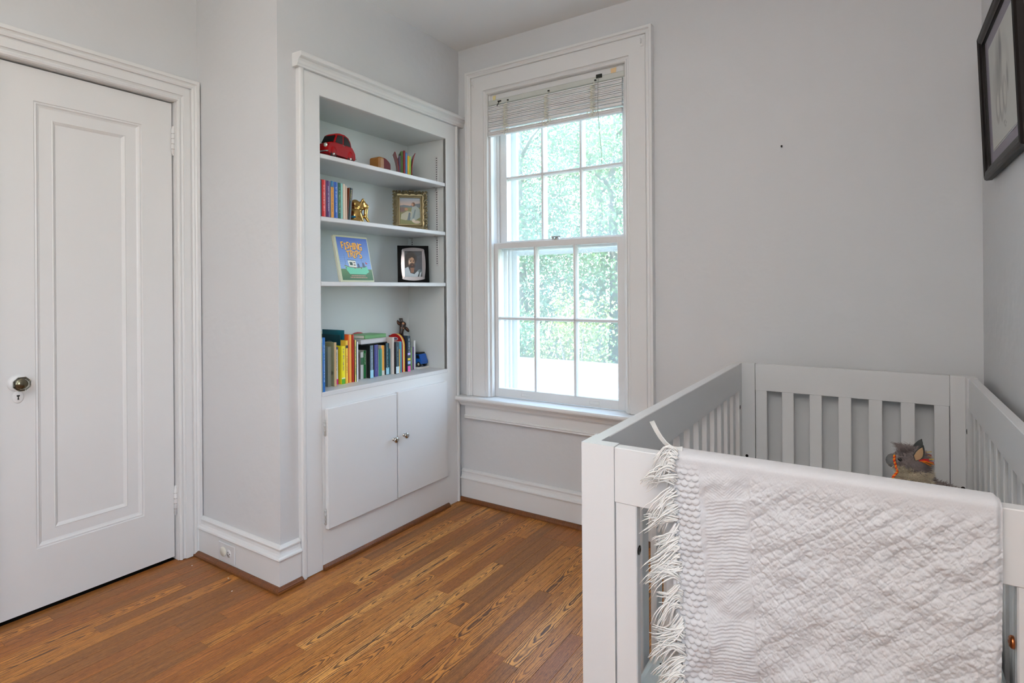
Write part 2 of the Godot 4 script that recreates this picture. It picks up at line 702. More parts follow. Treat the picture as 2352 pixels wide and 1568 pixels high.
func casing_profile(w: float, d := 1.0) -> PackedVector2Array:
	var p := PackedVector2Array()
	for q in [[0, 0], [0, 0.010], [0.004, 0.016], [0.009, 0.0165], [0.013, 0.011], [0.018, 0.0095], [0.023, 0.014], [0.0245, 0.020], [-0.036, 0.020], [-0.034, 0.0165], [-0.032, 0.0165], [-0.031, 0.026], [-0.025, 0.029], [-0.018, 0.027], [-0.014, 0.030], [-0.012, 0.036], [-0.001, 0.036], [0, 0.035], [0, 0]]:
		p.append(Vector2(q[0] if p.size() < 8 else w + q[0], q[1] * d))
	return p


# ------------------------------------------------------------------ the window
func window_wall() -> void:
	# casing round the opening
	var s := begin()
	var X0 := 0.190
	var X1 := 0.988
	var Y1 := 2.266
	var pr := casing_profile(0.139)
	sweep(s, pr, [[Vector3(X0, 0.600, -0.02), Vector3(-1, 0, 0), Vector3.BACK], [Vector3(X0, Y1, -0.02), Vector3(-1, 1, 0), Vector3.BACK], [Vector3(X1, Y1, -0.02), Vector3(1, 1, 0), Vector3.BACK], [Vector3(X1, 0.600, -0.02), Vector3(1, 0, 0), Vector3.BACK]])
	var tr := structure("trim_2", s, M.trim)
	for x in [0.098, 1.078]:     # small painted curtain hooks at the top corners
		s = begin()
		span(s, Vector3(x - 0.007, 2.318, 0.0), Vector3(x + 0.007, 2.362, 0.0035), 0.0015)
		span(s, Vector3(x - 0.005, 2.33, 0.0035), Vector3(x - 0.001, 2.352, 0.012), 0.001)
		obj("curtain_hook", s, M.trim, tr)
	var w := struct_node("window_1")
	s = begin()      # jambs, head, outer sill
	span(s, Vector3(0.165, 0.57, -0.27), Vector3(X0 + 0.001, 2.29, -0.021))
	span(s, Vector3(X1 - 0.001, 0.57, -0.27), Vector3(1.013, 2.29, -0.021))
	span(s, Vector3(X0, Y1 - 0.001, -0.27), Vector3(X1, 2.29, -0.021))
	span(s, Vector3(X0, 0.57, -0.33), Vector3(X1, 0.592, -0.06))
	obj("jamb", s, M.trim, w)
	s = begin()      # stops and tracks
	for e in [[X0, 1.0], [X1, -1.0]]:
		for z in [[-0.049, -0.022, 0.012], [-0.108, -0.096, 0.012], [-0.175, -0.165, 0.02], [-0.20, -0.185, 0.03]]:
			var a: float = e[0]
			var b: float = e[0] + e[1] * z[2]
			span(s, Vector3(minf(a, b), 0.60, z[0]), Vector3(maxf(a, b), Y1, z[1]), 0.0015)
	obj("stop", s, M.trim, w)
	sash(w, "upper_sash", 0.192, 0.986, 0.245, 0.933, 1.408, 1.462, 2.215, 2.264, -0.1115, 1.815, -0.160)
	sash(w, "lower_sash", 0.192, 0.986, 0.224, 0.927, 0.600, 0.647, 1.417, 1.449, -0.053, 1.033, -0.091)
	s = begin()      # storm frame outside
	for x in [0.228, 0.95]:
		span(s, Vector3(x - 0.022, 0.60, -0.232), Vector3(x + 0.022, Y1, -0.207), 0.002)
	span(s, Vector3(0.206, 1.385, -0.23), Vector3(0.972, 1.412, -0.209), 0.002)
	span(s, Vector3(0.206, 0.592, -0.23), Vector3(0.972, 0.622, -0.209), 0.002)
	obj("storm_frame", s, paint(Color(0.86, 0.89, 0.9), 0.4), w)
	s = begin()      # sash lock on the meeting rail
	lathe(s, [Vector2(0, 1.4495), Vector2(0.017, 1.4495), Vector2(0.017, 1.455), Vector2(0.010, 1.460), Vector2(0.009, 1.468), Vector2(0, 1.470)], 14, Transform3D(Basis(), Vector3(0.585, 0, -0.074)))
	box(s, Vector3(0.585, 1.466, -0.062), Vector3(0.055, 0.007, 0.013), 0.003)
	box(s, Vector3(0.563, 1.459, -0.068), Vector3(0.012, 0.018, 0.012), 0.003)
	obj("sash_lock", s, M.dull_steel, w)
	for x in [0.395, 0.80]:      # sunk finger pulls in the bottom rail
		s = begin()
		span(s, Vector3(x - 0.026, 0.612, -0.0535), Vector3(x + 0.026, 0.615, -0.0505), 0.001)
		span(s, Vector3(x - 0.026, 0.629, -0.0535), Vector3(x + 0.026, 0.631, -0.0508), 0.0008)
		span(s, Vector3(x - 0.0265, 0.612, -0.0535), Vector3(x - 0.0245, 0.631, -0.0508), 0.0008)
		span(s, Vector3(x + 0.0245, 0.612, -0.0535), Vector3(x + 0.0265, 0.631, -0.0508), 0.0008)
		obj("finger_pull", s, M.trim, w)
	# stool with a rounded nose, bed mould, apron
	s = begin()
	var nose := PackedVector2Array()
	for q in [[-0.06, 0.598], [0.044, 0.598], [0.052, 0.5955], [0.056, 0.588], [0.0555, 0.580], [0.051, 0.574], [0.044, 0.572], [-0.06, 0.572]]:
		nose.append(Vector2(q[0], q[1]))
	sweep(s, nose, [[Vector3(-0.004, 0, -0.0), Vector3.BACK, Vector3.UP], [Vector3(1.165, 0, 0.0), Vector3.BACK, Vector3.UP]])
	obj("stool", s, M.trim, w)
	s = begin()
	var bed := PackedVector2Array()
	for q in [[-0.02, 0.572], [0.040, 0.572], [0.038, 0.566], [0.032, 0.560], [0.028, 0.551], [0.022, 0.548], [0.022, 0.5445], [0.0, 0.5445], [-0.02, 0.5445]]:
		bed.append(Vector2(q[0], q[1]))
	sweep(s, bed, [[Vector3(0.012, 0, 0), Vector3.BACK, Vector3.UP], [Vector3(1.150, 0, 0), Vector3.BACK, Vector3.UP]])
	obj("bed_mould", s, M.trim, w)
	s = begin()
	var ap := PackedVector2Array()
	for q in [[-0.02, 0.5445], [0.004, 0.5445], [0.004, 0.490], [0.010, 0.488], [0.012, 0.483], [0.008, 0.478], [0.011, 0.473], [0.006, 0.468], [-0.02, 0.467]]:
		ap.append(Vector2(q[0], q[1]))
	sweep(s, ap, [[Vector3(0.030, 0, 0), Vector3.BACK, Vector3.UP], [Vector3(1.138, 0, 0), Vector3.BACK, Vector3.UP]])
	obj("apron", s, M.trim, w)


# one sash of three by two panes; the front face lies at z0, panes near the middle
func sash(w: Node3D, called: String, x0: float, x1: float, gx0: float, gx1: float, y0: float, gy0: float, gy1: float, y1: float, z0: float, ym: float, z1: float) -> void:
	var s := begin()
	span(s, Vector3(x0, y0, z1), Vector3(gx0, y1, z0), 0.002)
	span(s, Vector3(gx1, y0, z1), Vector3(x1, y1, z0), 0.002)
	span(s, Vector3(gx0 - 0.003, y0, z1), Vector3(gx1 + 0.003, gy0, z0), 0.002)
	span(s, Vector3(gx0 - 0.003, gy1, z1), Vector3(gx1 + 0.003, y1, z0), 0.002)
	var sh := obj(called, s, M.trim, w)
	var gw := (gx1 - gx0)
	# moulded muntins: a narrow front edge that widens towards the glass
	var pm := PackedVector2Array([Vector2(-0.004, z0 - 0.001), Vector2(-0.0065, z0 - 0.004), Vector2(-0.0095, z0 - 0.017), Vector2(-0.0095, z1 + 0.003), Vector2(0.0095, z1 + 0.003), Vector2(0.0095, z0 - 0.017), Vector2(0.0065, z0 - 0.004), Vector2(0.004, z0 - 0.001)])
	var xs := [gx0 + gw / 3.0, gx0 + gw * 2.0 / 3.0]
	for x in xs:
		s = begin()
		sweep(s, pm, [[Vector3(x, gy0, 0), Vector3.RIGHT, Vector3.BACK], [Vector3(x, gy1, 0), Vector3.RIGHT, Vector3.BACK]])
		obj("muntin", s, M.trim, sh)
	s = begin()
	sweep(s, pm, [[Vector3(gx0, ym, 0), Vector3.UP, Vector3.BACK], [Vector3(gx1, ym, 0), Vector3.UP, Vector3.BACK]])
	obj("muntin", s, M.trim, sh)
	var zg := z0 - 0.020
	for r in [[gy0, ym], [ym, gy1]]:
		for k in 3:
			put("pane", pane_mesh(Vector3(gx0 + gw * k / 3.0, r[0], zg), Vector3(gx0 + gw * (k + 1) / 3.0, r[1], zg)), M.pane, sh)


# ------------------------------------------------------------------ the panelled door on the left
func left_door() -> void:
	var s := begin()
	var pr := casing_profile(0.088)
	sweep(s, pr, [[Vector3(-0.62, 0.003, 1.240), Vector3(0, 0, -1), Vector3.RIGHT], [Vector3(-0.62, 2.036, 1.240), Vector3(0, 1.18, -1), Vector3.RIGHT], [Vector3(-0.62, 2.036, 1.867), Vector3(0, 1.18, 1), Vector3.RIGHT], [Vector3(-0.62, 0.003, 1.867), Vector3(0, 0, 1), Vector3.RIGHT]])
	var tr := structure("trim_3", s, M.trim)
	s = begin()
	span(s, Vector3(-0.74, 0.0, 1.222), Vector3(-0.6205, 2.052, 1.241))
	span(s, Vector3(-0.74, 0.0, 1.866), Vector3(-0.6205, 2.052, 1.885))
	span(s, Vector3(-0.74, 2.035, 1.241), Vector3(-0.6205, 2.052, 1.866))
	obj("door_jamb", s, M.trim, tr)
	var d := struct_node("door_1")
	s = begin()
	var rings := [[-0.6425, 1.247, 1.860, 0.015, 2.029], [-0.6425, 1.369, 1.738, 0.236, 1.908], [-0.6465, 1.3715, 1.7355, 0.2385, 1.9055], [-0.645, 1.377, 1.730, 0.244, 1.900], [-0.6505, 1.382, 1.725, 0.249, 1.895], [-0.6535, 1.388, 1.719, 0.255, 1.889], [-0.6535, 1.4275, 1.6795, 0.2945, 1.8495], [-0.6515, 1.430, 1.677, 0.297, 1.847], [-0.6575, 1.437, 1.670, 0.304, 1.840], [-0.6615, 1.441, 1.666, 0.308, 1.836]]
	for k in rings.size() - 1:
		var a: Array = rings[k]
		var b: Array = rings[k + 1]
		var ca := [Vector3(a[0], a[3], a[1]), Vector3(a[0], a[3], a[2]), Vector3(a[0], a[4], a[2]), Vector3(a[0], a[4], a[1])]
		var cb := [Vector3(b[0], b[3], b[1]), Vector3(b[0], b[3], b[2]), Vector3(b[0], b[4], b[2]), Vector3(b[0], b[4], b[1])]
		for i in 4:
			var j := (i + 1) % 4
			face(s, [ca[i], ca[j], cb[j], cb[i]], Vector3(1, 0, 0))
	var e: Array = rings[rings.size() - 1]
	face(s, [Vector3(e[0], e[3], e[1]), Vector3(e[0], e[3], e[2]), Vector3(e[0], e[4], e[2]), Vector3(e[0], e[4], e[1])], Vector3.RIGHT)
	var f: Array = rings[0]
	var q := [Vector3(0, f[3], f[1]), Vector3(0, f[3], f[2]), Vector3(0, f[4], f[2]), Vector3(0, f[4], f[1])]
	var mid := Vector3(0, 1.0, 1.55)
	for i in 4:
		var j := (i + 1) % 4
		face(s, [q[i] + Vector3(f[0], 0, 0), q[j] + Vector3(f[0], 0, 0), q[j] + Vector3(-0.69, 0, 0), q[i] + Vector3(-0.69, 0, 0)], (q[i] + q[j]) * 0.5 - mid)
	face(s, [q[0] + Vector3(-0.69, 0, 0), q[1] + Vector3(-0.69, 0, 0), q[2] + Vector3(-0.69, 0, 0), q[3] + Vector3(-0.69, 0, 0)], Vector3.LEFT)
	obj("door_slab", s, M.trim, d)
	for y in [1.803, 0.205]:
		s = begin()
		lathe(s, [Vector2(0, y - 0.007), Vector2(0.004, y - 0.006), Vector2(0.0055, y - 0.002), Vector2(0.004, y), Vector2(0.0075, y + 0.002), Vector2(0.0075, y + 0.114), Vector2(0.004, y + 0.117), Vector2(0.0055, y + 0.120), Vector2(0.004, y + 0.125), Vector2(0, y + 0.127)], 12, Transform3D(Basis(), Vector3(-0.637, 0, 1.2435)))
		span(s, Vector3(-0.655, y, 1.2385), Vector3(-0.641, y + 0.115, 1.2485), 0.001)
		var h := obj("hinge", s, M.trim, d)
		s = begin()
		for k in range(1, 5):
			lathe(s, [Vector2(0.0070, y + 0.023 * k - 0.0007), Vector2(0.0078, y + 0.023 * k - 0.0007), Vector2(0.0078, y + 0.023 * k + 0.0007), Vector2(0.0070, y + 0.023 * k + 0.0007)], 12, Transform3D(Basis(), Vector3(-0.637, 0, 1.2435)))
		obj("knuckle_joint", s, paint(Color(0.55, 0.5, 0.48)), h)
	# octagonal glass knob
	var kx := Transform3D(Basis(Vector3(0, 1, 0), Vector3(1, 0, 0), Vector3(0, 0, -1)), Vector3(-0.6425, 0.863, 1.790))
	var kn := Node3D.new()
	kn.name = "door_knob"
	d.add_child(kn)
	kn.set_meta("label", "octagonal clear glass knob")
	s = begin()
	lathe(s, [Vector2(0.0, 0.0), Vector2(0.031, 0.0), Vector2(0.031, 0.002), Vector2(0.024, 0.006), Vector2(0.014, 0.009), Vector2(0.012, 0.016), Vector2(0.0, 0.016)], 24, kx)
	obj("rosette", s, M.trim, kn)
	s = begin()
	lathe(s, [Vector2(0, 0.015), Vector2(0.009, 0.015), Vector2(0.008, 0.026), Vector2(0.013, 0.029), Vector2(0.013, 0.032), Vector2(0, 0.032)], 20, kx)
	obj("ferrule", s, mat(Color(0.40, 0.36, 0.28), 0.25, 1.0), kn)
	s = begin()
	lathe(s, [Vector2(0, 0.0325), Vector2(0.013, 0.0325), Vector2(0.027, 0.040), Vector2(0.0275, 0.049), Vector2(0.019, 0.058), Vector2(0.0, 0.060)], 8, kx, false, 0.5)
	obj("glass_head", s, M.knob_glass, kn)
	s = begin()
	lathe(s, [Vector2(0, 0.034), Vector2(0.016, 0.0375), Vector2(0.017, 0.039), Vector2(0.010, 0.041), Vector2(0, 0.045)], 16, kx)
	obj("silvered_star", s, mat(Color(0.50, 0.47, 0.40), 0.12, 1.0), kn)
	# keyhole plate
	s = begin()
	lathe(s, [Vector2(0, -0.001), Vector2(0.017, -0.001), Vector2(0.017, 0.0015), Vector2(0.014, 0.003), Vector2(0, 0.003)], 24, Transform3D(Basis(Vector3(0, 1.35, 0), Vector3(1, 0, 0), Vector3(0, 0, -1)), Vector3(-0.6425, 0.812, 1.789)))
	var es := obj("keyhole_plate", s, M.trim, d)
	s = begin()
	var kh := PackedVector2Array([Vector2(-0.0025, -0.011), Vector2(0.0025, -0.011), Vector2(0.0015, 0.0), Vector2(0.0045, 0.002), Vector2(0.0045, 0.0065), Vector2(-0.0045, 0.0065), Vector2(-0.0045, 0.002), Vector2(-0.0015, 0.0)])
	slab(s, kh, 0.0, 0.0012, Transform3D(Basis(Vector3(0, 0, -1), Vector3(0, 1, 0), Vector3(1, 0, 0)), Vector3(-0.6398, 0.813, 1.789)))
	obj("keyhole", s, M.black, es)


func floor_lamp() -> void:
	var at := Vector3(1.95, 0.0, 3.5)
	var t := thing("floor_lamp", "slim steel floor lamp with a round white globe, standing behind the camera", "lamp", at)
	var s := begin()
	lathe(s, [Vector2(0, 0.0), Vector2(0.14, 0.0), Vector2(0.14, 0.012), Vector2(0.12, 0.022), Vector2(0.02, 0.03), Vector2(0, 0.03)], 32)
	obj("base", s, M.dull_steel, t)
	s = begin()
	lathe(s, [Vector2(0, 0.03), Vector2(0.011, 0.03), Vector2(0.011, 1.80), Vector2(0.035, 1.805), Vector2(0.035, 1.82), Vector2(0, 1.82)], 16)
	obj("pole", s, M.dull_steel, t)
	s = begin()
	ball(s, Vector3(0, 1.945, 0), Vector3(0.128, 0.128, 0.128), 28)
	var g := mat(Color(0.95, 0.94, 0.92), 0.4)
	g.emission_enabled = true
	g.emission = Color(1.0, 0.97, 0.94)
	g.emission_energy_multiplier = 2.0
	obj("lamp_globe", s, g, t)
	var l := OmniLight3D.new()
	l.name = "floor_lamp_light"
	l.position = at + Vector3(0, 1.945, 0)
	l.light_energy = 0.5
	l.light_color = Color(1.0, 0.968, 0.945)
	l.light_size = 0.10
	l.omni_range = 12.0
	l.omni_attenuation = 2.0
	l.shadow_enabled = true
	add_child(l)
	var u := SpotLight3D.new()      # the globe throws most of its light at the ceiling
	u.name = "floor_lamp_uplight"
	u.position = at + Vector3(0, 2.08, 0)
	u.rotation.x = PI / 2
	u.spot_angle = 83.0
	u.spot_angle_attenuation = 0.05
	u.spot_range = 12.0
	u.spot_attenuation = 2.0
	u.light_energy = 11.0
	u.light_color = Color(1.0, 0.968, 0.945)
	u.light_size = 0.06
	u.shadow_enabled = true
	add_child(u)


# moves a thing that was built in room coordinates so that its origin is at its base
func settle(t: Node3D, base: Vector3) -> void:
	t.position = base
	for c in t.get_children():
		(c as Node3D).position -= base


# ------------------------------------------------------------------ the built-in bookcase
const S1 := 1.780
const S2 := 1.511
const S3 := 1.231
const CT := 0.758

func bookcase() -> void:
	var t := thing("built_in_bookcase", "white built-in bookcase with three open shelves over a two-door cupboard", "bookcase")
	obj("back_panel", sbox(Vector3(-0.3065, 0.70, 0.1085), Vector3(-0.287, 2.04, 0.9715)), M.niche, t)
	obj("side_panel", sbox(Vector3(-0.287, 0.70, 0.109), Vector3(-0.004, 2.03, 0.120)), M.niche, t)
	obj("side_panel", sbox(Vector3(-0.287, 0.70, 0.957), Vector3(-0.004, 2.03, 0.971)), M.niche, t)
	obj("top_panel", sbox(Vector3(-0.287, 2.024, 0.109), Vector3(-0.004, 2.0415, 0.971)), M.niche, t)
	obj("counter", sbox(Vector3(-0.287, 0.738, 0.120), Vector3(0.0015, CT, 0.957), 0.002), M.crib, t)
	obj("face_frame", sbox(Vector3(-0.02, 0.002, 0.118), Vector3(0.0, 0.739, 0.958)), M.trim, t)
	var s := begin()
	var w := 0.104
	var p := PackedVector2Array()
	for q in [[0, 0], [0, 0.0175], [0.002, 0.020], [w - 0.024, 0.020], [w - 0.023, 0.0165], [w - 0.021, 0.0165], [w - 0.0205, 0.024], [w - 0.017, 0.027], [w - 0.008, 0.027], [w - 0.003, 0.025], [w, 0.020], [w, 0]]:
		p.append(Vector2(q[0], q[1]))
	sweep(s, p, [[Vector3(-0.0205, 0.003, 0.957), Vector3(0, 0, 1), Vector3.RIGHT], [Vector3(-0.0205, 2.024, 0.957), Vector3(0, 1.07, 1), Vector3.RIGHT], [Vector3(-0.0205, 2.024, 0.120), Vector3(0, 1.07, -1), Vector3.RIGHT], [Vector3(-0.0205, 0.003, 0.120), Vector3(0, 0, -1), Vector3.RIGHT]])
	obj("casing", s, M.trim, t)
	s = begin()
	var cr := PackedVector2Array()
	for q in [[-0.02, 2.112], [0.0125, 2.112], [0.0135, 2.119], [0.017, 2.123], [0.019, 2.133], [0.026, 2.141], [0.034, 2.145], [0.038, 2.148], [0.039, 2.160], [0.036, 2.166], [-0.02, 2.167]]:
		cr.append(Vector2(q[0], q[1]))
	sweep(s, cr, [[Vector3(0, 0, -0.0185), Vector3.RIGHT, Vector3.UP], [Vector3(0, 0, 1.078), Vector3.RIGHT, Vector3.UP]])
	obj("crown_moulding", s, M.trim, t)
	for y in [S1, S2, S3]:
		obj("shelf", sbox(Vector3(-0.2865, y - 0.0195, 0.1235), Vector3(-0.004, y, 0.9535), 0.0025), M.crib, t)
	# slotted metal standards on the right cheek, and the clips the shelves rest on
	for x in [-0.066, -0.252]:
		s = begin()
		span(s, Vector3(x - 0.009, 1.325, 0.1195), Vector3(x + 0.009, 1.935, 0.1232), 0.0008)
		var st := obj("shelf_standard", s, paint(Color(0.84, 0.84, 0.84), 0.4), t)
		s = begin()
		var y := 1.34
		while y < 1.925:
			span(s, Vector3(x - 0.0035, y - 0.0022, 0.1230), Vector3(x + 0.0035, y + 0.0022, 0.1235))
			y += 0.0127
		var sl := obj("slots", s, paint(Color(0.10, 0.10, 0.10), 0.8), st)
		sl.set_meta("kind", "stuff")
		for y2 in [S1, S2]:
			s = begin()
			span(s, Vector3(x - 0.006, y2 - 0.038, 0.1233), Vector3(x + 0.006, y2 - 0.020, 0.1285), 0.001)
			span(s, Vector3(x - 0.006, y2 - 0.0245, 0.1233), Vector3(x + 0.006, y2 - 0.0197, 0.142), 0.001)
			obj("shelf_clip", s, M.dull_steel, t)
	# cupboard doors
	for d in [[0.5295, 0.944, 0.172, 0.688, 0.554, 0.470, 0.947], [0.145, 0.521, 0.176, 0.694, 0.483, 0.476, 0.1425]]:
		s = begin()
		span(s, Vector3(0.0012, d[2], d[0]), Vector3(0.0185, d[3], d[1]), 0.002)
		var dr := obj("cabinet_door", s, M.trim, t)
		s = begin()
		var kx := Transform3D(Basis(Vector3(0, 1, 0), Vector3(1, 0, 0), Vector3(0, 0, -1)), Vector3(0.0185, d[5], d[4]))
		lathe(s, [Vector2(0, 0), Vector2(0.008, 0), Vector2(0.0075, 0.0025), Vector2(0.0045, 0.004), Vector2(0.004, 0.010), Vector2(0.008, 0.013), Vector2(0.0135, 0.017), Vector2(0.0145, 0.020), Vector2(0.012, 0.0245), Vector2(0.006, 0.0262), Vector2(0, 0.0265)], 20, kx)
		obj("knob", s, M.steel, dr)
		for y in [0.605, 0.225]:
			s = begin()
			lathe(s, [Vector2(0, y - 0.034), Vector2(0.0035, y - 0.034), Vector2(0.0035, y + 0.034), Vector2(0, y + 0.034)], 8, Transform3D(Basis(), Vector3(0.006, 0, d[6])))
			for k in 4:
				span(s, Vector3(0.002, y - 0.030 + 0.017 * k, d[6] - 0.002), Vector3(0.0115, y - 0.024 + 0.017 * k, d[6] + 0.005), 0.001)
			obj("hinge", s, M.dull_steel, dr)


# ------------------------------------------------------------------ the crib
func crib() -> void:
	var t := thing("crib", "white wooden slatted baby crib standing in the corner below the framed picture", "crib")
	var H := 0.881
	var posts := [[1.486, 1.556, 1.499, -1.0, 1.0], [2.273, 2.203, 1.499, -1.0, -1.0], [1.486, 1.566, 0.030, 1.0, 1.0], [2.273, 2.202, 0.030, 1.0, -1.0]]
	for q in posts:
		var zt: float = 0.030 if q[3] < 0 else 0.0215
		var p := PackedVector2Array([Vector2(q[0], q[2]), Vector2(q[1], q[2]), Vector2(q[1], q[2] + q[3] * zt), Vector2(q[0] + q[4] * 0.030, q[2] + q[3] * zt), Vector2(q[0] + q[4] * 0.030, q[2] + q[3] * 0.072), Vector2(q[0], q[2] + q[3] * 0.072)])
		var s := begin()
		sweep(s, p, [[Vector3.ZERO, Vector3.RIGHT, Vector3.BACK], [Vector3(0, H, 0), Vector3.RIGHT, Vector3.BACK]])
		obj("post", s, M.crib, t)
	# end rails, side rails
	for z in [[1.472, 1.4985], [0.0305, 0.0505]]:
		var a: float = 1.5565 if z[1] > 1.0 else 1.5672
		obj("rail", sbox(Vector3(a, 0.772, z[0]), Vector3(2.2015, H - 0.001, z[1]), 0.0015), M.crib, t)
		obj("rail", sbox(Vector3(a, 0.150, z[0]), Vector3(2.2015, 0.215, z[1]), 0.0015), M.crib, t)
	for x in [[1.4865, 1.5155], [2.2485, 2.2725]]:
		obj("rail", sbox(Vector3(x[0], 0.772, 0.1025), Vector3(x[1], H - 0.001, 1.4265), 0.0015), M.crib, t)
		obj("rail", sbox(Vector3(x[0], 0.150, 0.1025), Vector3(x[1], 0.215, 1.4265), 0.0015), M.crib, t)
	for k in 7:
		var s := begin()
		var x := 1.5575 + 0.0995 * k
		span(s, Vector3(x, 0.213, 1.476), Vector3(x + 0.0435, 0.7735, 1.4965), 0.002)
		obj("slat", s, M.crib, t)
	for k in 7:
		var s := begin()
		var x := 1.568 + 0.0982 * k
		span(s, Vector3(x, 0.213, 0.032), Vector3(x + 0.043, 0.7735, 0.0495), 0.002)
		obj("slat", s, M.crib, t)
	for x in [1.4925, 2.252]:
		for k in 13:
			var s := begin()
			var z := 0.147 + 0.1025 * k
			span(s, Vector3(x, 0.213, z), Vector3(x + 0.0175, 0.7735, z + 0.042), 0.002)
			obj("slat", s, M.crib, t)
	# bolts and bolt holes
	for b in [[Vector3(1.516, 0.703, 0.090), Vector3.RIGHT], [Vector3(2.243, 0.699, 0.092), Vector3.LEFT], [Vector3(1.534, 0.498, 0.0515), Vector3.BACK], [Vector3(2.236, 0.493, 0.0515), Vector3.BACK], [Vector3(2.1525, 0.688, 1.486), Vector3.LEFT], [Vector3(1.602, 0.684, 1.486), Vector3.RIGHT]]:
		var s := begin()
		var n: Vector3 = b[1]
		var u := Vector3.UP
		var r := 0.0062 if n == Vector3.BACK else 0.009
		var h := 0.006 if b[0].x > 2.1 and b[0].z > 1.0 else 0.0012
		lathe(s, [Vector2(0, 0), Vector2(r, 0), Vector2(r, h * 0.6), Vector2(r * 0.7, h), Vector2(r * 0.3, h), Vector2(r * 0.25, h * 0.5), Vector2(0, h * 0.5)], 14, Transform3D(Basis(u, n, u.cross(n)), b[0]))
		obj("bolt", s, M.copper if h > 0.005 else M.dark_metal, t)
	obj("mattress_support", sbox(Vector3(1.518, 0.186, 0.056), Vector3(2.246, 0.204, 1.470), 0.002), M.crib, t)
	settle(t, Vector3(1.8795, 0, 0.7645))
	# the mattress
	var m := thing("crib_mattress", "white wipe-clean mattress with small round vents lying in the crib", "mattress")
	var s := begin()
	var pr := PackedVector2Array()
	for c in [[2.235 - 0.05, 1.455 - 0.05, 0], [1.527 + 0.05, 1.455 - 0.05, 1], [1.527 + 0.05, 0.065 + 0.05, 2], [2.235 - 0.05, 0.065 + 0.05, 3]]:
		for k in 7:
			var a: float = PI / 2 * (c[2] + k / 6.0)
			pr.append(Vector2(c[0] + 0.05 * cos(a), c[1] + 0.05 * sin(a)))
	var frames := []
	var cc := Vector3(1.881, 0, 0.76)
	for k in 9:
		var a := PI * k / 8
		var ins := 0.03 * (1.0 - sin(a))
		var yy := 0.2045 + 0.13 * (0.5 - 0.5 * cos(a))
		var sx := 1.0 - ins / 0.354
		var sz := 1.0 - ins / 0.695
		frames.append([Vector3(cc.x * (1 - sx), yy, cc.z * (1 - sz)), Vector3.RIGHT * sx, Vector3.BACK * sz])
	sweep(s, pr, frames)
	obj("cover", s, mat(Color(0.87, 0.90, 0.90), 0.35), m)
	for k in 3:
		s = begin()
		lathe(s, [Vector2(0, 0), Vector2(0.0028, 0), Vector2(0.0028, 0.0008), Vector2(0, 0.0008)], 10, Transform3D(Basis(), Vector3(1.573 + 0.011 * k, 0.3343, 1.275 - 0.004 * k)))
		obj("vent", s, M.black, m)
	settle(m, Vector3(1.881, 0.2045, 0.76))


# ------------------------------------------------------------------ the woven blanket over the near rail
func hash2(a: float, b: float) -> float:
	var v := sin(a * 127.1 + b * 311.7) * 43758.5453
	return v - floorf(v)


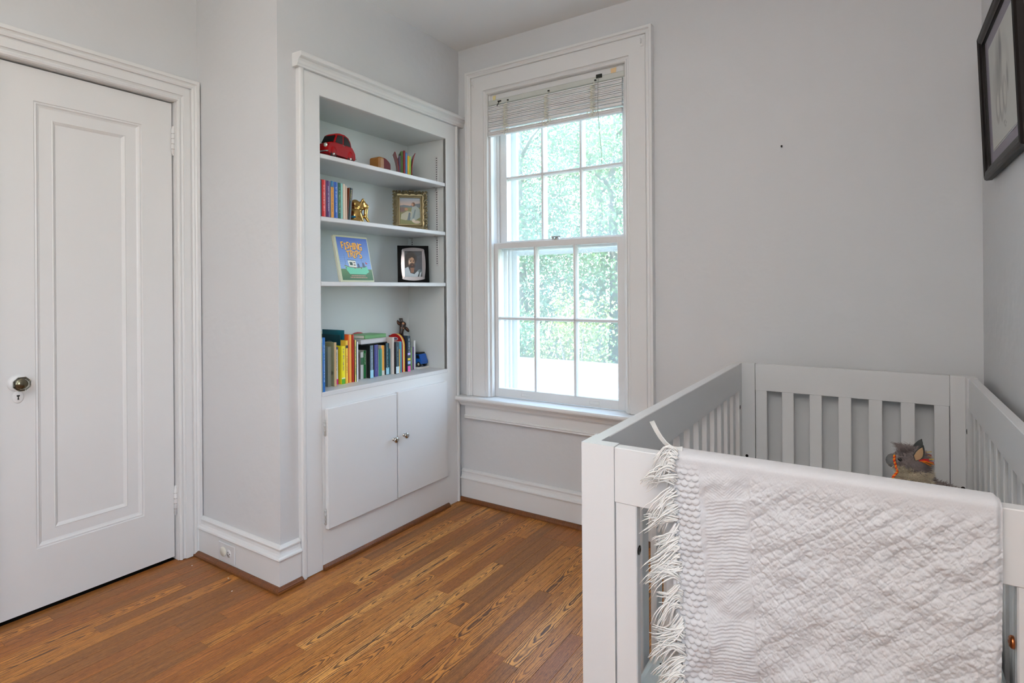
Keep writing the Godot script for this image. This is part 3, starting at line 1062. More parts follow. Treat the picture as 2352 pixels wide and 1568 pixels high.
func blanket() -> void:
	var n := FastNoiseLite.new()
	n.seed = 12
	n.frequency = 1.0
	n.fractal_octaves = 3
	var H0 := 0.10         # hem on the inner side
	var TOP := 0.062       # over the rail
	var H1 := 0.60
	var du := 0.00135
	var nu := int(0.462 / du)
	var nv := int((H0 + TOP + H1) / du)
	var pos := PackedVector3Array()
	pos.resize((nu + 1) * (nv + 1))
	var yt := 0.8885
	for j in nv + 1:
		var v := j * (H0 + TOP + H1) / nv
		for i in nu + 1:
			var u := i * 0.462 / nu
			# path of the cloth: up the inside, over, down the front
			var p: Vector2      # z, y
			var nn: Vector2
			if v < H0:
				p = Vector2(1.462, yt - 0.012 - (H0 - v))
				nn = Vector2(-1, 0)
			elif v < H0 + TOP:
				var a := PI * (v - H0) / TOP
				p = Vector2(1.4845 - 0.0225 * cos(a), yt - 0.012 + 0.013 * pow(sin(a), 0.55))
				nn = Vector2(-cos(a), sin(a)).normalized()
			else:
				p = Vector2(1.507, yt - 0.012 - (v - H0 - TOP))
				nn = Vector2(1, 0)
			var d := v - H0 - TOP      # distance below the rail edge
			var x := 1.670 + u * (0.4685 / 0.462)
			var k := smoothstep(0.0, 0.5, d)
			x += 0.030 * k * (1.0 - u / 0.462) - 0.008 * k
			# edge that wanders where the weave frays
			x += (1.0 - smoothstep(0.0, 0.03, u)) * 0.004 * n.get_noise_2d(v * 30.0, 3.0)
			var h := 0.0
			var f := smoothstep(-0.005, 0.035, d)
			# folds: soft slanting waves that grow downwards
			var fold := n.get_noise_2d((u * 1.0 + d * 0.75) * 5.0, d * 2.2 + 9.0) * 0.016 * k
			fold += 0.012 * k * sin((u * 0.8 + d * 1.1) * 22.0 + 3.0 * n.get_noise_2d(u * 3.0, d * 3.0)) * smoothstep(0.10, 0.45, d)
			fold += n.get_noise_2d(u * 16.0 + 50.0 + d * 9.0, d * 14.0) * 0.0048 * f
			var vv := d + 0.10 * u - 0.006 * sin(u * 40.0)       # the weave sags a little
			if u > 0.008 and u < 0.052 + 0.01 * k:
				var cw := 0.0132
				var ch := 0.0105
				var rr := floorf(vv / ch)
				var lx := (u / cw + 0.5 * fmod(absf(rr), 2.0))
				lx -= floorf(lx)
				var ly := vv / ch - rr
				var e := 1.0 - pow(absf(lx - 0.5) * 2.0, 2.5)
				var tip := 0.62 + 0.36 * e
				h = 0.0030 * smoothstep(0.0, 0.5, ly) * (1.0 - smoothstep(tip - 0.12, tip, ly)) * (0.4 + 0.6 * e)
				h *= 0.7 + 0.5 * hash2(floorf(u / cw + 0.5 * fmod(absf(rr), 2.0)), rr)
			elif u > 0.058 and u < 0.132 + 0.012 * k:
				var edge := smoothstep(0.058, 0.068, u) * (1.0 - smoothstep(0.120 + 0.012 * k, 0.132 + 0.012 * k, u))
				var sec := fmod(vv + 1.17, 0.205)
				var on := smoothstep(0.0, 0.02, sec) * (1.0 - smoothstep(0.135, 0.155, sec))
				var rib := pow(absf(sin(PI * (vv + 0.0016 * n.get_noise_2d(u * 60.0, vv * 8.0)) / 0.0060)), 1.4)
				h = edge * (0.0019 * rib * on + 0.0006 * (1.0 - on) * pow(absf(sin(PI * (vv + absf(u - 0.095) * 0.9) / 0.0052)), 1.5))
			elif u >= 0.136:
				var wv := 0.006 * n.get_noise_2d(u * 14.0, d * 14.0 + 30.0) + 0.0022 * n.get_noise_2d(u * 55.0, d * 55.0 + 9.0)
				var pa := (u * 0.86 + d + wv) / 0.0182
				var pb := (u * 0.86 - d + 1.3 * wv) / 0.0182
				h = 0.0024 * pow(minf(absf(sin(PI * pa)), absf(sin(PI * pb))), 0.42) * (0.6 + 0.5 * hash2(floorf(pa), floorf(pb)))
				h += 0.0013 * n.get_noise_2d(u * 130.0, d * 130.0)
			h *= f * 1.0
			h += 0.0005 * n.get_noise_2d(u * 420.0, d * 420.0)
			var er := smoothstep(0.452, 0.462, u)
			var off := h + (fold * 1.35 + 0.011 * smoothstep(0.02, 0.35, d) if d > 0.0 else 0.0) - 0.006 * er * er
			if off < -0.004 and d > 0.0:
				off = -0.004 + (off + 0.004) * 0.25
			p += nn * (off + 0.003)
			pos[j * (nu + 1) + i] = Vector3(x, p.y, p.x)
	var nrm := PackedVector3Array()
	nrm.resize(pos.size())
	var idx := PackedInt32Array()
	for j in nv + 1:
		for i in nu + 1:
			var a := pos[j * (nu + 1) + mini(i + 1, nu)] - pos[j * (nu + 1) + maxi(i - 1, 0)]
			var b := pos[mini(j + 1, nv) * (nu + 1) + i] - pos[maxi(j - 1, 0) * (nu + 1) + i]
			nrm[j * (nu + 1) + i] = b.cross(a).normalized()
	for j in nv:
		for i in nu:
			var q := j * (nu + 1) + i
			idx.append_array([q, q + 1, q + nu + 1, q + 1, q + nu + 2, q + nu + 1])
	var base := Vector3(1.9, 0.8815, 1.4845)
	var t := thing("baby_blanket", "white fringed woven baby blanket hanging over the near crib rail", "blanket")
	var cm := mat(Color(0.815, 0.812, 0.825), 0.92)
	cm.rim_enabled = true
	cm.rim = 0.35
	var mesh := surface(pos, nrm, idx)
	put("woven_cloth", mesh, cm, t)
	# fringe: loose twisted tufts from the left edge
	var s := begin()
	var r := RandomNumberGenerator.new()
	r.seed = 5
	var d := -0.015
	while d < 0.585:
		var j := clampi(int((d + H0 + TOP) / (H0 + TOP + H1) * nv), 0, nv)
		var root := pos[j * (nu + 1) + 3]
		var dir := Vector3(-1.0, r.randf_range(-0.75, 0.25), r.randf_range(0.0, 0.45)).normalized()
		var ln := r.randf_range(0.034, 0.064)
		var curl := r.randf_range(-0.9, 0.9)
		for k in r.randi_range(8, 14):
			var st: Vector3 = root + Vector3(r.randf_range(0.0, 0.012), r.randf_range(-0.005, 0.005), r.randf_range(0.001, 0.007))
			var stray := 1.0 if r.randf() < 0.22 else 0.35
			var dd := (dir + Vector3(0, r.randf_range(-0.4, 0.4) * stray, r.randf_range(-0.1, 0.3) * stray)).normalized()
			var l2 := ln * r.randf_range(0.6, 1.15)
			var ph := r.randf_range(0.0, TAU)
			var pts := []
			for q in 7:
				var a := q / 6.0
				var c := st + dd * l2 * a
				c += Vector3(0, -0.020 * a * a + 0.016 * curl * sin(a * PI), 0.0)
				c += Vector3(0, sin(a * 9.0 + ph) * 0.0032, cos(a * 7.0 + ph) * 0.0032) * a
				c.z = maxf(c.z, 1.5005 if c.y < 0.882 else 1.46)
				pts.append(c)
			tube(s, pts, [0.0017, 0.0016, 0.0015, 0.0014, 0.0012, 0.0009, 0.0004], 4)
		d += r.randf_range(0.0085, 0.0150)
	# one stray lock stands up above the rail
	for k in 7:
		var pts := []
		for q in 8:
			var a := q / 7.0
			pts.append(Vector3(1.690 - 0.062 * a + 0.002 * k * a, 0.893 + 0.045 * pow(a, 2.2) - 0.006 * sin(a * PI) + 0.001 * k, 1.495 + 0.002 * k * a))
		tube(s, pts, [0.0014, 0.0014, 0.0014, 0.0013, 0.0012, 0.001, 0.0008, 0.0004], 4)
	var fm := mat(Color(0.96, 0.95, 0.94), 0.9)
	var fr := obj("fringe", s, fm, t)
	fr.set_meta("kind", "stuff")
	settle(t, base)


# ------------------------------------------------------------------ the plush animal in the crib
func strands(mesh: ArrayMesh, every: int, ln: float, thick: float, keep: Callable, seed_: int, lie: Vector3) -> SurfaceTool:
	var a := mesh.surface_get_arrays(0)
	var v: PackedVector3Array = a[Mesh.ARRAY_VERTEX]
	var nn: PackedVector3Array = a[Mesh.ARRAY_NORMAL]
	var r := RandomNumberGenerator.new()
	r.seed = seed_
	var s := begin()
	for i in v.size():
		if not keep.call(v[i]):
			continue
		for k in every:
			var p := v[i] + Vector3(r.randf() - 0.5, r.randf() - 0.5, r.randf() - 0.5) * 0.006 - nn[i] * 0.002
			var d := (nn[i] + lie + Vector3(r.randf() - 0.5, r.randf() - 0.5, r.randf() - 0.5) * 0.9).normalized()
			var w := d.cross(Vector3(r.randf() - 0.5, r.randf() - 0.5, r.randf() - 0.5)).normalized() * thick
			var l := ln * r.randf_range(0.55, 1.2)
			var m := p + d * l * 0.55
			var e := p + (d + lie * 0.7).normalized() * l
			face(s, [p - w, p + w, m + w * 0.7, m - w * 0.7], nn[i])
			face(s, [m - w * 0.7, m + w * 0.7, e], nn[i])
	return s


func braid(called: String, pts: Array, parent: Node, r := 0.0032) -> void:
	var cv := Curve3D.new()
	for p in pts:
		cv.add_point(p)
	for i in range(1, pts.size() - 1):
		var tg: Vector3 = (pts[i + 1] - pts[i - 1]) * 0.22
		cv.set_point_in(i, -tg)
		cv.set_point_out(i, tg)
	var n := int(cv.get_baked_length() / 0.0022) + 2
	var cols := [Color(0.78, 0.07, 0.06), Color(0.93, 0.40, 0.04), Color(0.93, 0.62, 0.08)]
	for k in 3:
		var q := []
		for i in n:
			var a := float(i) / (n - 1) * cv.get_baked_length()
			var c := cv.sample_baked(a)
			var tg := (cv.sample_baked(minf(a + 0.001, cv.get_baked_length())) - cv.sample_baked(maxf(a - 0.001, 0))).normalized()
			var u := tg.cross(Vector3.BACK).normalized()
			var w := tg.cross(u)
			var ph := a / 0.011 * TAU + TAU * k / 3
			q.append(c + (u * cos(ph) + w * sin(ph)) * r * 0.62)
		var s := begin()
		tube(s, q, r * 0.62, 5)
		obj(called, s, paint(cols[k], 0.75), parent)


func plush() -> void:
	var t := thing("plush_llama", "grey and cream plush llama with red and orange reins standing in the crib", "stuffed toy")
	var zc := 0.36
	var f := func(p: Vector3) -> float:
		var d := capsule(p, Vector3(2.085, 0.483, zc), Vector3(2.150, 0.500, zc + 0.004), 0.074, 0.076)
		d = smin(d, capsule(p, Vector3(2.085, 0.515, zc), Vector3(2.088, 0.630, zc), 0.054, 0.033), 0.03)
		d = smin(d, capsule(p, Vector3(2.084, 0.646, zc), Vector3(2.050, 0.640, zc), 0.031, 0.025), 0.02)
		for l in [[2.055, 0.035], [2.055, -0.035], [2.165, 0.035], [2.165, -0.035]]:
			d = smin(d, capsule(p, Vector3(l[0], 0.45, zc + l[1]), Vector3(l[0], 0.360, zc + l[1]), 0.030, 0.024), 0.015)
		d = smin(d, capsule(p, Vector3(2.20, 0.535, zc), Vector3(2.222, 0.515, zc), 0.020, 0.014), 0.02)
		return d
	var body := skin(f, Vector3(1.99, 0.325, zc - 0.09), Vector3(2.247, 0.70, zc + 0.09), 0.0068)
	var grey := mat(Color(0.52, 0.475, 0.47), 0.95)
	var cream := mat(Color(0.91, 0.86, 0.77), 0.95)
	put("body", body, grey, t)
	put("chest", skin(func(p: Vector3) -> float: return maxf(f.call(p) - 0.0015, maxf(p.y - (0.620 - 0.20 * (p.x - 2.06)), p.x - 2.12)), Vector3(1.99, 0.45, zc - 0.09), Vector3(2.135, 0.66, zc + 0.09), 0.006), cream, t)
	var chest := func(p: Vector3) -> bool: return p.y < 0.624 - 0.20 * (p.x - 2.06) and p.x < 2.125
	var fur := obj("grey_fur", strands(body, 4, 0.017, 0.0008, func(p: Vector3) -> bool: return not chest.call(p) and not (p.x < 2.04 and p.y > 0.6), 3, Vector3(0.25, -0.15, 0)), grey, t)
	fur.set_meta("kind", "stuff")
	var fur2 := obj("cream_fur", strands(body, 10, 0.019, 0.0011, chest, 4, Vector3(0.1, 0.1, 0)), cream, t)
	fur2.set_meta("kind", "stuff")
	# forelock
	var s := begin()
	var r := RandomNumberGenerator.new()
	r.seed = 9
	for k in 260:
		var p := Vector3(2.062 + r.randf_range(-0.014, 0.024), 0.672 + r.randf_range(-0.006, 0.004), zc + r.randf_range(-0.022, 0.022))
		var e := p + Vector3(-0.016 + r.randf_range(-0.012, 0.020), 0.013 + r.randf_range(-0.008, 0.007), r.randf_range(-0.01, 0.012))
		tube(s, [p, (p + e) * 0.5 + Vector3(0, 0.004, 0), e], [0.0009, 0.0007, 0.0002], 3)
	var fl := obj("forelock", s, grey, t)
	fl.set_meta("kind", "stuff")
	s = begin()
	ball(s, Vector3(2.031, 0.632, zc), Vector3(0.021, 0.022, 0.024), 16)
	obj("muzzle", s, mat(Color(0.40, 0.40, 0.40), 0.9), t)
	for e in [1.0, -1.0]:
		s = begin()
		ball(s, Vector3(2.048, 0.645, zc + e * 0.027), Vector3(0.007, 0.005, 0.004), 10, Basis(Vector3.BACK, -0.5))
		obj("eye", s, mat(Color(0.02, 0.02, 0.02), 0.15), t)
	# felt ears
	for e in [1.0, -1.0]:
		var x := Transform3D(Basis.from_euler(Vector3(0.2 * e, 0.35 * e, -0.30)), Vector3(2.088, 0.652, zc + e * 0.040))
		var out := PackedVector2Array([Vector2(0, -0.004), Vector2(0.012, 0.006), Vector2(0.0155, 0.018), Vector2(0.0135, 0.031), Vector2(0.0085, 0.043), Vector2(0.0015, 0.054), Vector2(-0.0055, 0.044), Vector2(-0.0105, 0.030), Vector2(-0.012, 0.012)])
		s = begin()
		slab(s, out, -0.0035 * e, 0.0, x, 0.06)
		var ear := obj("ear", s, mat(Color(0.24, 0.25, 0.25), 0.95), t)
		var inn := PackedVector2Array()
		for q in out:
			inn.append(q * 0.80 + Vector2(-0.001, 0.003))
		s = begin()
		slab(s, inn, 0.0, 0.0022 * e, x, 0.1)
		obj("ear_lining", s, mat(Color(0.76, 0.62, 0.47), 0.95), ear)
		for k in 9:
			s = begin()
			var p := Vector3(2.096, 0.652, zc + e * 0.040)
			var dy := -0.010 + 0.0026 * k + 0.004 * sin(k * 2.4)
			var q := p + Vector3(0.030 + 0.008 * sin(k * 1.7), dy, e * 0.006)
			tube(s, [p, p.lerp(q, 0.5) + Vector3(0, 0.002, 0), q], 0.0016 if k in [5, 6, 7] else 0.0011, 4)
			obj("ear_tassel", s, paint(Color(0.72, 0.03, 0.10) if k in [5, 6, 7] else (Color(0.93, 0.52, 0.05) if k < 4 else Color(0.95, 0.78, 0.25)), 0.8), t)
	braid("rein", [Vector3(2.034, 0.654, zc + 0.016), Vector3(2.033, 0.640, zc + 0.027), Vector3(2.037, 0.622, zc + 0.027), Vector3(2.042, 0.606, zc + 0.027), Vector3(2.030, 0.590, zc + 0.034), Vector3(2.026, 0.570, zc + 0.04), Vector3(2.030, 0.548, zc + 0.045), Vector3(2.046, 0.52, zc + 0.055)], t)
	braid("harness", [Vector3(2.105, 0.545, zc + 0.075), Vector3(2.108, 0.566, zc + 0.062), Vector3(2.124, 0.584, zc + 0.025), Vector3(2.140, 0.578, zc + 0.0), Vector3(2.146, 0.565, zc - 0.05)], t)
	settle(t, Vector3(2.11, 0.3345, zc))
	t.position.y += 0.004


# ------------------------------------------------------------------ books
# base point: left end of the spine's foot; local x runs along the shelf to the right, z out of the shelf
func book(label: String, at: Vector3, w: float, h: float, depth: float, spine: Color, cover: Color, group: String, extra := {}) -> Node3D:
	var t := thing(extra.get("name", "book"), label, "book", at, PI / 2, group)
	if extra.has("tilt"):
		t.rotation.z = extra.tilt
	var b := minf(0.0022, w * 0.22)
	var s := begin()
	span(s, Vector3(0, 0, -depth), Vector3(b, h, -0.001), b * 0.3)
	span(s, Vector3(w - b, 0, -depth), Vector3(w, h, -0.001), b * 0.3)
	obj("cover", s, paint(cover, 0.35), t)
	s = begin()
	var r := PackedVector2Array()
	for k in 7:
		var a := PI * k / 6
		r.append(Vector2(w * 0.5 - w * 0.5 * cos(a), -0.003 + 0.003 * sin(a)))
	sweep(s, r, [[Vector3.ZERO, Vector3.RIGHT, Vector3.BACK], [Vector3(0, h, 0), Vector3.RIGHT, Vector3.BACK]])
	obj("spine", s, paint(spine, 0.35), t)
	if w > 0.006:
		obj("pages", sbox(Vector3(b * 0.9, 0.002, -depth + 0.003), Vector3(w - b * 0.9, h - 0.003, -0.002)), M.pages, t)
	var zf := 0.0003
	for e in extra.get("bands", []):     # [from, to, colour]
		obj("spine_band", sbox(Vector3(w * 0.06, e[0], -0.003), Vector3(w * 0.94, e[1], zf + 0.0001)), paint(e[2], 0.4), t)
	if extra.has("print"):               # unreadably small lettering, as flecks of ink
		s = begin()
		var rr := RandomNumberGenerator.new()
		rr.seed = int(w * 1e6) + int(h * 1e5)
		var y: float = extra.get("print_from", 0.18) * h
		while y < h * extra.get("print_to", 0.86):
			var l := rr.randf_range(0.0012, 0.0024)
			if rr.randf() > 0.18:
				span(s, Vector3(w * rr.randf_range(0.38, 0.44), y, -0.002), Vector3(w * rr.randf_range(0.54, 0.62), y + l, zf + 0.0003))
			y += l + 0.0009
		var pr := obj("spine_print", s, paint(extra.print, 0.5), t)
		pr.set_meta("kind", "stuff")
	return t


func top_shelf() -> void:
	# ---- red toy car
	var t := thing("toy_car", "red metal toy saloon car on the top shelf at its left end", "toy car", Vector3(-0.078, S1, 0.814), deg_to_rad(-80), "")
	var red := mat(Color(0.58, 0.035, 0.055), 0.42, 0.0, 0.25)
	var s := begin()
	var prof := PackedVector2Array()
	for q in [[-0.094, 0.016], [-0.097, 0.030], [-0.094, 0.046], [-0.084, 0.060], [-0.072, 0.072], [0.050, 0.072], [0.068, 0.068], [0.086, 0.060], [0.095, 0.048], [0.097, 0.030], [0.093, 0.016]]:
		prof.append(Vector2(q[0], q[1]))
	slab(s, prof, -0.042, 0.042, Transform3D(), 0.05)
	for x in [0.058, -0.056]:
		for z in [0.034, -0.034]:
			ball(s, Vector3(x, 0.032, z), Vector3(0.029, 0.030, 0.011), 16)
	for z in [0.024, -0.024]:
		ball(s, Vector3(0.072, 0.052, z), Vector3(0.024, 0.014, 0.011), 14)
	obj("body", s, red, t)
	s = begin()
	var roof := PackedVector2Array()
	for q in [[-0.076, 0.070], [-0.066, 0.096], [-0.050, 0.113], [-0.022, 0.122], [0.016, 0.121], [0.030, 0.114], [0.054, 0.070]]:
		roof.append(Vector2(q[0], q[1]))
	slab(s, roof, -0.037, 0.037, Transform3D(), 0.10)
	obj("cabin", s, red, t)
	var dark := mat(Color(0.035, 0.03, 0.035), 0.12)
	for z in [1.0, -1.0]:
		for win in [[[0.042, 0.074], [0.026, 0.109], [-0.008, 0.113], [-0.008, 0.074]], [[-0.015, 0.074], [-0.015, 0.113], [-0.042, 0.108], [-0.060, 0.088], [-0.062, 0.074]]]:
			var wp := PackedVector2Array()
			for q in win:
				wp.append(Vector2(q[0], q[1]))
			s = begin()
			slab(s, wp, 0.034 * z, 0.0378 * z)
			obj("side_window", s, dark, t)
		s = begin()
		tube(s, [Vector3(-0.002, 0.068, 0.0425 * z), Vector3(-0.016, 0.0675, 0.0432 * z)], 0.0016, 6)
		obj("door_handle", s, M.steel, t)
	s = begin()
	var wx := Transform3D(Basis(Vector3(0, 0, -1), Vector3(-0.479, 0.878, 0), Vector3(0.878, 0.479, 0)), Vector3(0.0415, 0.0920, 0))
	slab(s, PackedVector2Array([Vector2(-0.033, -0.019), Vector2(0.033, -0.019), Vector2(0.030, 0.018), Vector2(-0.030, 0.018)]), -0.003, 0.0022, wx, 0.04)
	obj("windscreen", s, dark, t)
	for x in [0.058, -0.056]:
		for z in [1.0, -1.0]:
			s = begin()
			var hx := Transform3D(Basis(Vector3(1, 0, 0), Vector3(0, 0, z), Vector3(0, -z, 0)), Vector3(x, 0.0195, 0.030 * z))
			lathe(s, [Vector2(0, 0), Vector2(0.017, 0), Vector2(0.0195, 0.003), Vector2(0.0195, 0.010), Vector2(0.017, 0.0125), Vector2(0.011, 0.0125), Vector2(0.010, 0.0105), Vector2(0, 0.0105)], 20, hx)
			var wh := obj("wheel", s, paint(Color(0.05, 0.05, 0.05), 0.7), t)
			s = begin()
			lathe(s, [Vector2(0, 0.0105), Vector2(0.0098, 0.0105), Vector2(0.008, 0.013), Vector2(0.003, 0.0145), Vector2(0, 0.0145)], 16, hx)
			obj("hub_cap", s, M.steel, wh)
	for z in [0.027, -0.027]:
		s = begin()
		ball(s, Vector3(0.0925, 0.051, z), Vector3(0.005, 0.0105, 0.0105), 14)
		obj("headlight", s, mat(Color(0.85, 0.86, 0.82), 0.12, 0.5), t)
	for x in [0.099, -0.098]:
		s = begin()
		tube(s, [Vector3(x - 0.004 * signf(x), 0.024, -0.043), Vector3(x, 0.024, -0.034), Vector3(x, 0.024, 0.034), Vector3(x - 0.004 * signf(x), 0.024, 0.043)], 0.0033, 8)
		obj("bumper", s, M.steel, t)
	# ---- rounded wooden toy
	t = thing("wooden_toy", "rounded wooden toy, tan in front and dark red behind, middle of top shelf", "toy", Vector3(-0.115, S1, 0.500))
	var f := func(p: Vector3) -> float:
		var q := p
		var top := 0.078 - 0.0060 * pow(maxf(-q.z + 0.01, 0.0) * 40.0, 2.0) - 0.10 * maxf(q.z - 0.03, 0.0)
		var d := Vector3(absf(q.x) - 0.026, absf(q.y - top * 0.5) - top * 0.5 + 0.010, absf(q.z) - 0.032)
		return d.max(Vector3.ZERO).length() + minf(maxf(d.x, maxf(d.y, d.z)), 0.0) - 0.010
	put("back", skin(f, Vector3(-0.045, -0.006, -0.055), Vector3(0.045, 0.092, 0.009), 0.0033), mat(Color(0.36, 0.06, 0.07), 0.45, 0.0, 0.3), t)
	put("face", skin(func(p: Vector3) -> float: return maxf(f.call(p), 0.0085 - p.z), Vector3(-0.045, -0.006, 0.004), Vector3(0.045, 0.092, 0.050), 0.003), mat(Color(0.56, 0.37, 0.15), 0.4), t)
	# ---- fan of thin books
	var strips := [
		["thin purple booklet in the upright bundle on the top shelf", -0.0345, -0.0275, 0.128, Color(0.36, 0.30, 0.42)],
		["dark green booklet in the upright bundle on the top shelf", -0.0270, -0.0140, 0.152, Color(0.20, 0.34, 0.08)],
		["dark red booklet, tallest in the upright bundle on the top shelf", -0.0135, -0.0025, 0.156, Color(0.50, 0.04, 0.10)],
		["sky blue booklet in the upright bundle on the top shelf", -0.0020, 0.0080, 0.146, Color(0.30, 0.52, 0.72)],
		["yellow booklet in the upright bundle on the top shelf", 0.0085, 0.0180, 0.130, Color(0.88, 0.70, 0.20)],
		["lime green booklet in the upright bundle on the top shelf", 0.0185, 0.0275, 0.128, Color(0.58, 0.76, 0.32)]]
	var c := Vector3(-0.118, S1, 0.312)
	var ax := Basis(Vector3.UP, deg_to_rad(52))
	for q in strips:
		t = thing("booklet", q[0], "book", c + ax * Vector3(q[1], 0, 0), deg_to_rad(52), "thin bright booklets on the top shelf")
		var w: float = q[2] - q[1]
		obj("cover", sbox(Vector3(0, 0, -0.085), Vector3(w, q[3], 0.0), minf(0.0015, w * 0.2)), paint(q[4], 0.4), t)
		obj("pages", sbox(Vector3(w * 0.25, 0.004, -0.0855), Vector3(w * 0.75, q[3] + 0.0006, -0.004)), M.pages, t)
	for e in [-1.0, 1.0]:
		t = thing("bookend", "curved dark red bookend flaring outwards, %s of the bright booklets" % ("left" if e < 0 else "right"), "bookend", c + ax * Vector3(-0.0352 if e < 0 else 0.0282, 0, 0), deg_to_rad(52), "pair of flared red bookends")
		var pr := PackedVector2Array()
		var back := []
		for k in 11:
			var a := k / 10.0
			var x: float = e * (0.0006 + 0.020 * pow(maxf(a - 0.30, 0.0) / 0.7, 1.8))
			pr.append(Vector2(x, 0.146 * a))
			back.append(Vector2(x + e * 0.0035, 0.146 * a + 0.0005))
		back.reverse()
		pr.append_array(PackedVector2Array(back))
		s = begin()
		sweep(s, pr, [[Vector3(0, 0, -0.08), Vector3.RIGHT, Vector3.UP], [Vector3(0, 0, 0.002), Vector3.RIGHT, Vector3.UP]])
		obj("curved_plate", s, paint(Color(0.50, 0.09, 0.13), 0.35), t)


func second_shelf() -> void:
	var g := "story books at the left of the second shelf"
	var rows := [
		["navy book at the far left of the second shelf", 0.9545, 0.929, 0.160, Color(0.10, 0.16, 0.27), Color.TRANSPARENT],
		["bright red book with white lettering on the second shelf", 0.9275, 0.907, 0.164, Color(0.84, 0.20, 0.20), Color(0.95, 0.80, 0.78)],
		["purple book with pale lettering on the second shelf", 0.905, 0.882, 0.163, Color(0.33, 0.20, 0.40), Color(0.75, 0.68, 0.78)],
		["blue book with an orange spine panel on the second shelf", 0.880, 0.864, 0.165, Color(0.16, 0.42, 0.58), Color.TRANSPARENT],
		["royal blue book between the orange and green spines, second shelf", 0.862, 0.841, 0.164, Color(0.16, 0.34, 0.66), Color(0.70, 0.80, 0.92)],
		["dark green book on the second shelf", 0.8395, 0.8235, 0.163, Color(0.07, 0.32, 0.24), Color(0.72, 0.80, 0.62)],
		["thin aqua book beside the dark green one, second shelf", 0.8225, 0.8135, 0.163, Color(0.55, 0.80, 0.76), Color.TRANSPARENT],
		["cream book with a pinkish spine on the second shelf", 0.811, 0.7995, 0.162, Color(0.88, 0.80, 0.71), Color.TRANSPARENT],
		["pale paperback beside the leaning brown book, second shelf", 0.799, 0.7875, 0.154, Color(0.80, 0.70, 0.60), Color.TRANSPARENT]]
	for q in rows:
		var ex := {}
		if q[5].a > 0.0:
			ex.print = q[5]
		if q[1] == 0.880:
			ex.bands = [[0.004, 0.138, Color(0.86, 0.60, 0.22)]]
			ex.print = Color(0.40, 0.25, 0.10)
		book(q[0], Vector3(-0.028, S2, q[1]), q[1] - q[2], q[3], 0.14, q[4], q[4].darkened(0.15), g, ex)
	book("brown book with a dark green spine leaning on the gold figurine", Vector3(-0.030, S2, 0.7850), 0.020, 0.152, 0.13, Color(0.07, 0.17, 0.17), Color(0.44, 0.19, 0.09), g, {"tilt": -0.085, "print": Color(0.75, 0.66, 0.35), "print_from": 0.62, "print_to": 0.95})
	# ---- gold figurine
	var t := thing("gold_figurine", "polished gold seated elephant figurine with a blue oval on its flank", "figurine", Vector3(-0.105, S2, 0.667), deg_to_rad(48))
	var gold := mat(Color(0.74, 0.615, 0.37), 0.18, 1.0)
	var f := func(p: Vector3) -> float:
		var d := ((p - Vector3(-0.008, 0.034, 0)) / Vector3(0.034, 0.044, 0.032)).length()
		d = (d - 1.0) * 0.032
		d = smin(d, capsule(p, Vector3(0.004, 0.058, 0), Vector3(0.026, 0.006, 0.012), 0.018, 0.011), 0.012)
		d = smin(d, capsule(p, Vector3(-0.030, 0.03, 0.0), Vector3(-0.034, 0.006, 0.012), 0.018, 0.010), 0.012)
		d = smin(d, p.distance_to(Vector3(-0.006, 0.093, 0.002)) - 0.0235, 0.008)
		d = smin(d, capsule(p, Vector3(0.016, 0.080, 0.006), Vector3(0.031, 0.118, 0.006), 0.0125, 0.004), 0.010)
		d = smin(d, capsule(p, Vector3(0.020, 0.078, 0), Vector3(0.045, 0.086, 0), 0.014, 0.009), 0.010)
		d = smin(d, capsule(p, Vector3(0.031, 0.114, 0.004), Vector3(0.047, 0.084, 0.002), 0.005, 0.009), 0.008)
		d = smin(d, capsule(p, Vector3(0.047, 0.084, 0), Vector3(0.042, 0.036, 0.002), 0.009, 0.0085), 0.006)
		d = smin(d, capsule(p, Vector3(0.042, 0.036, 0.002), Vector3(0.056, 0.012, 0.004), 0.0085, 0.006), 0.006)
		return maxf(d, -p.y)
	put("body", skin(f, Vector3(-0.064, -0.004, -0.045), Vector3(0.072, 0.130, 0.046), 0.0024), gold, t)
	var s := begin()
	ball(s, Vector3(-0.016, 0.030, 0.0315), Vector3(0.0145, 0.0065, 0.006), 16)
	obj("blue_oval", s, mat(Color(0.03, 0.42, 0.58), 0.2), t)
	# ---- ornate frame
	t = thing("ornate_picture_frame", "ornate bronze scrollwork frame with a pastoral figure and sheep, second shelf", "picture frame", Vector3(-0.128, S2 + 0.0045, 0.270), deg_to_rad(46))
	t.rotation.x = -0.13
	var bronze := mat(Color(0.50, 0.455, 0.34), 0.32, 0.7)
	var W := 0.176
	var H := 0.214
	s = begin()
	var mp := PackedVector2Array()
	for q in [[0, -0.012], [0, 0.0], [0.004, 0.003], [0.014, 0.0065], [0.022, 0.005], [0.026, 0.001], [0.028, 0.003], [0.0325, 0.003], [0.034, -0.002], [0.034, -0.012]]:
		mp.append(Vector2(q[0], q[1]))
	ring_frame(s, mp, W, H)
	obj("moulding", s, bronze, t)
	s = begin()      # scrolls and leaves all round
	var r := RandomNumberGenerator.new()
	r.seed = 77
	var pm := 2.0 * (W + H)
	var n := 44
	for k in n:
		var d := pm * k / n
		var c: Vector3
		var dir: Vector3
		if d < W:
			c = Vector3(-W / 2 + d, 0.007, 0)
			dir = Vector3.RIGHT
		elif d < W + H:
			c = Vector3(W / 2 - 0.007, d - W, 0)
			dir = Vector3.UP
		elif d < 2 * W + H:
			c = Vector3(W / 2 - (d - W - H), H - 0.007, 0)
			dir = Vector3.LEFT
		else:
			c = Vector3(-W / 2 + 0.007, H - (d - 2 * W - H), 0)
			dir = Vector3.DOWN
		var side := dir.cross(Vector3.BACK)
		var pts := []
		var sg := 1.0 if k % 2 == 0 else -1.0
